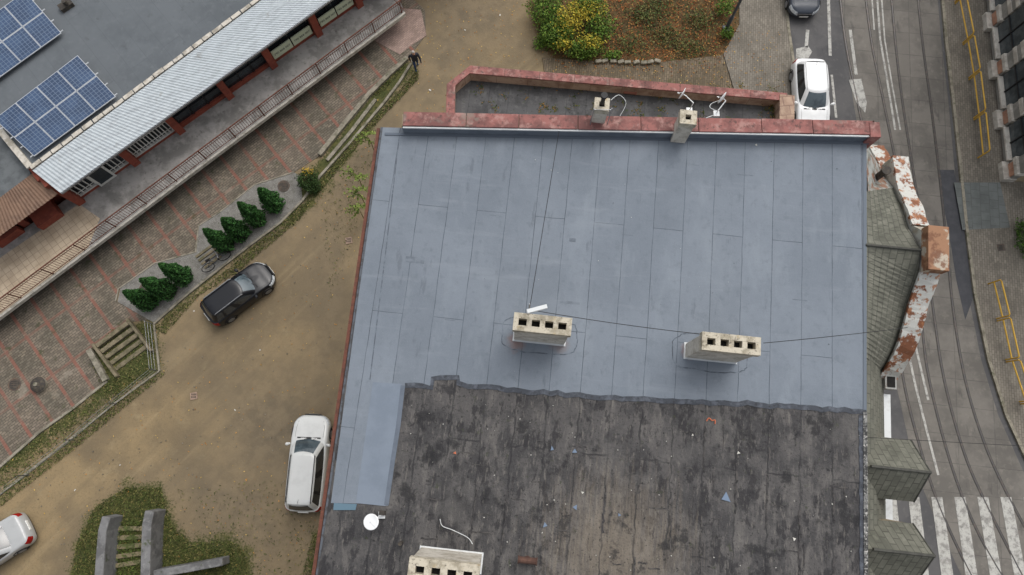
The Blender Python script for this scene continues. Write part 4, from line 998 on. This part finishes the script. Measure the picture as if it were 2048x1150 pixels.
bicycle((416,545),(462,512))

# ------------------------------------------------------------------ CONIFERS
green=[S(46,82,40),S(56,98,48),S(38,66,34),S(68,110,54)]
def thuja(px,py,h,r):
    g=group('thuja_tree'); c=at(px,py,.05); n=4200
    t=rng.random(n)**.75; ang=rng.random(n)*6.283
    z=h*(.04+.96*t); prof=np.where(t<.12,.75+t*2,1.0)*(1-t)**.72
    rr=r*prof*(.72+.34*rng.random(n))*(1+.13*np.sin(ang*5+z*4+px))
    pts=np.column_stack([c.x+rr*np.cos(ang),c.y+rr*np.sin(ang),z+c.z])
    leaves('foliage',pts,.12,green,0,g,.5,up=.8)
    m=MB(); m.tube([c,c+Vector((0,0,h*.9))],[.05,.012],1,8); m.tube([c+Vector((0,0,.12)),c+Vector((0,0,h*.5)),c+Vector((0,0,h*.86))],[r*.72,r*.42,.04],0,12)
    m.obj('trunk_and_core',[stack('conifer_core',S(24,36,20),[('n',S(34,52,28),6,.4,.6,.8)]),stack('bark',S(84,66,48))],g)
for x,y in ((552,412),(518,442),(484,468),(455,492),(372,556),(338,584),(303,605)): thuja(x,y,2.85+random.uniform(-.2,.2),.64+random.uniform(-.05,.05))
g=group('flowering_shrub'); c=at(622,368,.0)
P=np.concatenate([blob((c.x,c.y,.55),(.62,.6,.55),2600),blob((c.x+.25,c.y-.35,.35),(.4,.35,.35),600)])
leaves('foliage',P,.085,[S(52,74,38),S(70,92,48),S(40,56,30)],0,g); leaves('flowers',blob((c.x+.05,c.y+.35,.95),(.35,.22,.25),110),.08,[S(206,170,44),S(180,150,50)],.3,g)
m=MB(); 
for i in range(6): m.tube([c,c+Vector((math.cos(i)*.35,math.sin(i)*.35,.7))],[.02,.008],0,6)
m.obj('stems',stack('bark2',S(84,66,48)),g)
g=group('autumn_shrub')
Gp=[S(76,104,40),S(94,124,48),S(56,80,34),S(112,134,58)]; Yp=[S(176,156,52),S(150,140,52),S(190,172,70),S(116,126,48)]
def px_blob(x,y,z,rx,ry,rz,n): c=at(x,y,z); return blob((c.x,c.y,z),(rx,ry,rz),n,.2)
leaves('green_foliage',np.concatenate([px_blob(1092,18,1.0,1.1,1.2,.9,2600),px_blob(1112,66,.9,1.1,1.0,.8,2600),px_blob(1168,98,.6,1.1,.6,.6,2200),px_blob(1200,55,.8,1.0,.9,.8,1500),px_blob(1175,5,1.1,1.1,.9,1.0,2000),px_blob(1448,12,.6,.6,.6,.5,500),px_blob(1455,66,.4,.4,.35,.35,350),px_blob(1085,85,.3,.6,.5,.3,500),px_blob(1225,110,.3,.6,.3,.3,350)]),.12,Gp,.3,g)
leaves('yellow_foliage',np.concatenate([px_blob(1140,40,1.3,1.0,1.0,.8,1200),px_blob(1180,84,1.0,.8,.5,.5,600),px_blob(1128,88,.9,.6,.4,.5,300),px_blob(1165,18,1.5,.8,.7,.5,450),px_blob(1195,20,1.1,.7,.7,.5,300)]),.12,Yp,.3,g)
m=MB()
for x,y in ((1100,40),(1130,70),(1175,90),(1180,30),(1200,60)):
    c=at(x,y,0)
    for k in range(5): 
        t=k*1.26; m.tube([c,c+Vector((math.cos(t)*.3,math.sin(t)*.3,.6)),c+Vector((math.cos(t)*.6,math.sin(t)*.6,1.2))],[.04,.025,.01],0,6)
m.obj('branches',stack('bark3',S(84,66,48)),g)
lp=A([(1215,-60),(1205,60),(1195,110),(1300,128),(1430,112),(1468,60),(1480,-60)])
leaves('fallen_leaves',np.concatenate([scatter(lp,4200,.03,.12),scatter(A([(1060,0),(1070,80),(1130,140),(1440,150),(1480,60),(1470,-50)]),1300,.11,.04)]),.10,[S(160,106,56),S(128,82,46),S(164,122,70),S(96,72,48),S(140,76,42),S(82,64,44)],.8)
gc=[scatter(lp,900,.05,.2)]
for x,y,n_ in ((1290,30,600),(1330,70,500),(1400,40,500),(1260,90,350),(1380,95,350),(1320,8,400)):
    c=at(x,y,.15); gc.append(np.array(list(c))+np.column_stack([rng.normal(0,.5,n_),rng.normal(0,.4,n_),rng.random(n_)*.3]))
leaves('ground_cover',np.concatenate(gc),.12,[S(70,86,44),S(88,98,52),S(56,64,38),S(110,104,64)],.5)
leaves('scattered_leaves',np.concatenate([scatter(A([(1080,110),(1560,60),(1570,180),(1100,160)]),420,.112,.01),scatter(A([(830,0),(1060,0),(1110,120),(860,230)]),260,.03,.01),scatter(A([(0,930),(600,400),(850,60),(900,230),(690,600),(640,1150),(150,1150)]),600,.03,.01)]),.075,[S(176,128,62),S(150,104,54),S(190,160,90)],.9)
stn=MB()
for i in range(9):
    c=at(1195+i*15+random.uniform(-3,3),124+random.uniform(-3,3),.1); stn.box(c+Vector((0,0,.08)),(.38,.22,.18),0,random.uniform(-.4,.4))
stn.obj('edging_stones',kerb,bevel=.05)
def grass(name,poly,n,h=.16,pal=(S(72,82,40),S(88,96,50),S(56,64,32),S(116,110,66))):
    leaves(name,scatter(A(poly),n,.02,.08),h,pal,.35,aspect=.22)
grass('grass',[(140,1170),(155,1085),(190,1015),(252,975),(322,975),(345,1050),(385,1085),(465,1080),(492,1110),(500,1170)],15000,.14)
wd=[]
for q,n in (([(0,985),(150,870),(230,800),(320,748),(340,740),(250,815),(160,890),(0,1015)],2600),([(310,655),(460,535),(600,412),(625,400),(600,440),(470,550),(400,590),(330,670)],2600),([(610,400),(700,290),(800,180),(835,140),(838,158),(740,262),(640,385)],2600),([(180,705),(230,655),(305,645),(312,735),(235,800),(200,770)],2200),([(0,935),(150,815),(210,765),(300,745),(150,870),(0,985)],2200),([(735,190),(800,125),(815,130),(760,190)],700),([(605,1150),(625,1070),(645,1070),(640,1150)],500),([(330,980),(560,960),(640,1060),(620,1150),(500,1150)],500),([(640,400),(760,260),(700,520),(660,600)],400)):
    wd.append(scatter(A(q),n,.02,.09))
leaves('weeds',np.concatenate(wd),.12,[S(78,88,46),S(94,100,54),S(62,70,36),S(126,118,76)],.4,aspect=.3)
for x,y in ((712,372),(716,405),(715,436),(735,300)):
    g=group('sapling'); c=at(x+14,y+4,0); top=Vector((c.x,c.y,2.4)); m=MB(); m.tube([c,c.lerp(top,.5)+Vector((.05,.02,0)),top],[.03,.02,.008],0,6); pts=[]
    for k in range(9):
        t=k*.7+x; o_=top-Vector((0,0,.12*k)); e_=o_+Vector((math.cos(t)*.75,math.sin(t)*.30,-.05)); m.tube([o_,e_],.006,0,4)
        for j in range(22): pts.append(list(o_.lerp(e_,(j+1)/22)+Vector((random.uniform(-.06,.06),random.uniform(-.08,.08),random.uniform(-.03,.03)))))
    m.obj('stem',stack('stem',S(110,100,60)),g); leaves('leaves',np.array(pts),.13,[S(104,122,56),S(120,134,66),S(88,106,50)],.6,g)
sw_=group('sunken_stair')
old=stack('old_concrete',S(118,118,118),[('n',S(92,92,92),1.5,.42,.62,.9),('n',S(140,140,138),4,.52,.68,.6),('n',S(66,74,44),2.2,.58,.68,.8)],.92,bump=(10,.5,.03))
m=MB()
m.strip([at(212,1034,1.2),at(204,1062,1.2),at(200,1110,1.2),at(194,1200,1.2)],.42,-.3,1.2)
m.strip([at(300,1022,1.2),at(294,1050,1.2),at(292,1110,1.2),at(290,1200,1.2)],.46,-.3,1.25)
m.strip([at(300,1150,.9),at(370,1138,.9),at(445,1124,.9)],.36,-.3,.9)
m.obj('side_walls',old,sw_,bevel=.04)
m=MB(); stp=stack('mossy_steps',S(122,112,88),[('n',S(76,84,46),2,.45,.58,.95),('n',S(60,64,40),5,.52,.62,.8)],.95)
cA=at(252,1058,.3); 
for i in range(5): m.box(Vector((cA.x+.05*(i%2),cA.y-.42*i,.07)),(1.7,.22,.22),0,.04*i)
m.obj('steps',stp,sw_,bevel=.03)
leaves('stair_weeds',scatter(A([(225,1040),(285,1040),(285,1150),(215,1150)]),900,.1,.16),.12,[S(72,86,40),S(90,104,50)],.4,sw_,aspect=.3)
g=group('street_lamp'); b0=at(1452,58,.1); m=MB()
m.tube([b0,b0+Vector((0,0,1.2))],.11,0,14); m.tube([b0+Vector((0,0,1.2)),b0+Vector((0,0,9))],[.085,.055],0,14); m.tube([b0+Vector((0,0,9)),b0+Vector((.4,0,9.5)),b0+Vector((1.4,0,9.6))],.04,0,10)
m.tube([b0+Vector((1.3,0,9.6)),b0+Vector((1.6,0,9.6)),b0+Vector((2.0,0,9.58))],[.08,.14,.05],1,10); m.box(b0+Vector((0,0,.02)),(.4,.4,.06),0)
m.obj('pole_and_head',[stack('lamp_paint',S(70,76,84),[('n',S(84,90,98),3,.4,.6,.6)],.5),steel],g)

# ------------------------------------------------------------------ PEDESTRIAN
def person(px,py,head_ang):
    g=group('pedestrian'); c=at(px,py,.0); g.location=c; g.rotation_euler=(0,0,head_ang)
    V=[];E=[];Rd=[]
    def v(p,r,par=None):
        V.append(p);Rd.append(r if isinstance(r,tuple) else (r,r)); i=len(V)-1
        if par is not None:E.append((par,i))
        return i
    pel=v((0,0,.95),(.16,.13)); wa_=v((0,.01,1.12),(.175,.14),pel); ch=v((0,.02,1.32),(.19,.15),wa_); nk0=v((0,.02,1.47),(.10,.09),ch); nk=v((0,.05,1.56),.055,nk0)
    for s,ph in ((1,1),(-1,-1)):
        hp=v((.10*s,0,.88),.10,pel); kn=v((.11*s,.13*ph+.05,.50),.07,hp); an_=v((.11*s,.20*ph-.06,.10),.05,kn); v((.12*s,.20*ph+.10,.045),.045,an_)
        sh=v((.20*s,.01,1.42),.085,ch); el=v((.28*s,-.12*ph,1.15),.065,sh); wr_=v((.27*s,-.16*ph+.14,.93),.04,el); pm_=v((.26*s,-.16*ph+.18,.86),.032,wr_)
        for k in range(4):
            f1=v((.26*s+(k-1.5)*.004,-.16*ph+.165+k*.018,.80-.004*abs(k-1.5)),.010,pm_); f2=v((.255*s,-.16*ph+.16+k*.018,.765-.003*k),.009,f1); v((.245*s,-.16*ph+.15+k*.018,.74),.008,f2)
        t1=v((.25*s-.01*s,-.16*ph+.22,.85),.011,pm_); v((.235*s,-.16*ph+.245,.82),.010,t1)
    me=bpy.data.meshes.new('b'); me.from_pydata(V,E,[]); o=bpy.data.objects.new('b',me); bpy.context.scene.collection.objects.link(o)
    bpy.context.view_layer.objects.active=o
    o.modifiers.new('k','SKIN'); 
    for i,sv in enumerate(me.skin_vertices[0].data): sv.radius=Rd[i]; sv.use_root=(i==0)
    s_=o.modifiers.new('s','SUBSURF'); s_.levels=2; s_.render_levels=2
    dg=bpy.context.evaluated_depsgraph_get(); m2=bpy.data.meshes.new_from_object(o.evaluated_get(dg)); bpy.data.objects.remove(o)
    jk=stack('dark_jacket',S(40,42,50),[('n',S(56,58,66),7,.45,.65,.7)],.85); jn=stack('jeans',S(54,72,104),[('n',S(40,54,82),6,.4,.6,.7)],.9); sk=stack('skin',S(188,146,122),[('n',S(170,126,104),8,.4,.6,.5)],.6); sh_=stack('shoes',S(30,28,28)); hr=stack('grey_hair',S(176,172,168),[('n',S(140,136,132),25,.4,.6,.8)],.8)
    m2.materials.clear()
    for x in (jk,jn,sk,sh_): m2.materials.append(x)
    for p in m2.polygons:
        z=p.center.z; x=abs(p.center.x); p.use_smooth=True
        p.material_index=3 if z<.09 else (2 if (x>.215 and z<.90) or z>1.50 else (1 if z<.86 else 0))
    ob=bpy.data.objects.new('body',m2); bpy.context.scene.collection.objects.link(ob); ob.parent=g
    import bmesh
    bm=bmesh.new(); bmesh.ops.create_icosphere(bm,subdivisions=4,radius=1)
    for q in bm.verts:
        x,y,z=q.co; y2=y*(.098); x2=x*.076*(1-.18*max(0,-z)); z2=z*.118
        if y>0: y2+=.018*math.exp(-((x/.16)**2+((z+.1)/.22)**2))+.006*math.exp(-((x/.3)**2+((z+.48)/.1)**2))-.008*(math.exp(-(((abs(x)-.4)/.16)**2+((z-.05)/.12)**2)))
        q.co=(x2,y2+.05,z2+1.68)
    hm=bpy.data.meshes.new('head'); bm.to_mesh(hm); bm.free(); hm.materials.append(sk); hm.materials.append(hr)
    for p in hm.polygons:
        p.use_smooth=True; cz=p.center.z-1.68; cy=p.center.y-.05
        if cz>.045 and (cy<.07 or cz>.07) or (cy<-.02 and cz>-.05): p.material_index=1
    for vv in hm.vertices:
        cz=vv.co.z-1.68; cy=vv.co.y-.05
        if (cz>.05 and (cy<.07 or cz>.075)) or (cy<-.025 and cz>-.05): vv.co+=Vector((vv.co.x,cy,cz)).normalized()*.018
    oh=bpy.data.objects.new('head',hm); bpy.context.scene.collection.objects.link(oh); oh.parent=g
    f=MB()
    for s in (1,-1):
        f.tube([(.030*s,.138,1.683),(.030*s,.146,1.683)],.009,0,8); f.tube([(.076*s,.04,1.70),(.086*s,.035,1.68),(.078*s,.04,1.655)],[.008,.014,.006],1,8)
    f.tube([(-.02,.148,1.625),(.02,.148,1.625)],.005,2,6)
    f.obj('eyes_ears_mouth',[blackp,sk,stack('lips',S(150,90,84))],g)
person(834,136,rad(200))

# ------------------------------------------------------------------ LIGHT + CAMERA
sc_=bpy.context.scene
w=bpy.data.worlds.new('World'); sc_.world=w; w.use_nodes=True; nt=w.node_tree
sky=nt.nodes.new('ShaderNodeTexSky'); sky.sky_type='NISHITA'; sky.sun_disc=False; sky.sun_elevation=rad(58); sky.sun_rotation=rad(30); sky.dust_density=6; sky.air_density=1; sky.ozone_density=1
hs=nt.nodes.new('ShaderNodeHueSaturation'); hs.inputs['Saturation'].default_value=.30; hs.inputs['Value'].default_value=1.18
bg=nt.nodes['Background']; nt.links.new(sky.outputs[0],hs.inputs['Color']); nt.links.new(hs.outputs[0],bg.inputs[0]); bg.inputs[1].default_value=.15
sd=bpy.data.lights.new('sun','SUN'); sd.energy=.5; sd.angle=rad(75); sd.color=(1,.99,.97); so=bpy.data.objects.new('sun',sd); sc_.collection.objects.link(so)
el,az=rad(58),rad(30)
dirv=Vector((math.sin(az)*math.cos(el),math.cos(az)*math.cos(el),math.sin(el)))
so.rotation_euler=dirv.to_track_quat('Z','Y').to_euler()
cd=bpy.data.cameras.new('camera'); cd.sensor_width=36; cd.lens=36*F/2048; cd.clip_end=2000; cd.clip_start=.1
co=bpy.data.objects.new('camera',cd); co.location=(0,0,H); co.rotation_euler=(TH,0,0); sc_.collection.objects.link(co); sc_.camera=co
sc_.view_settings.view_transform='Standard'; sc_.view_settings.look='None'; sc_.view_settings.exposure=0
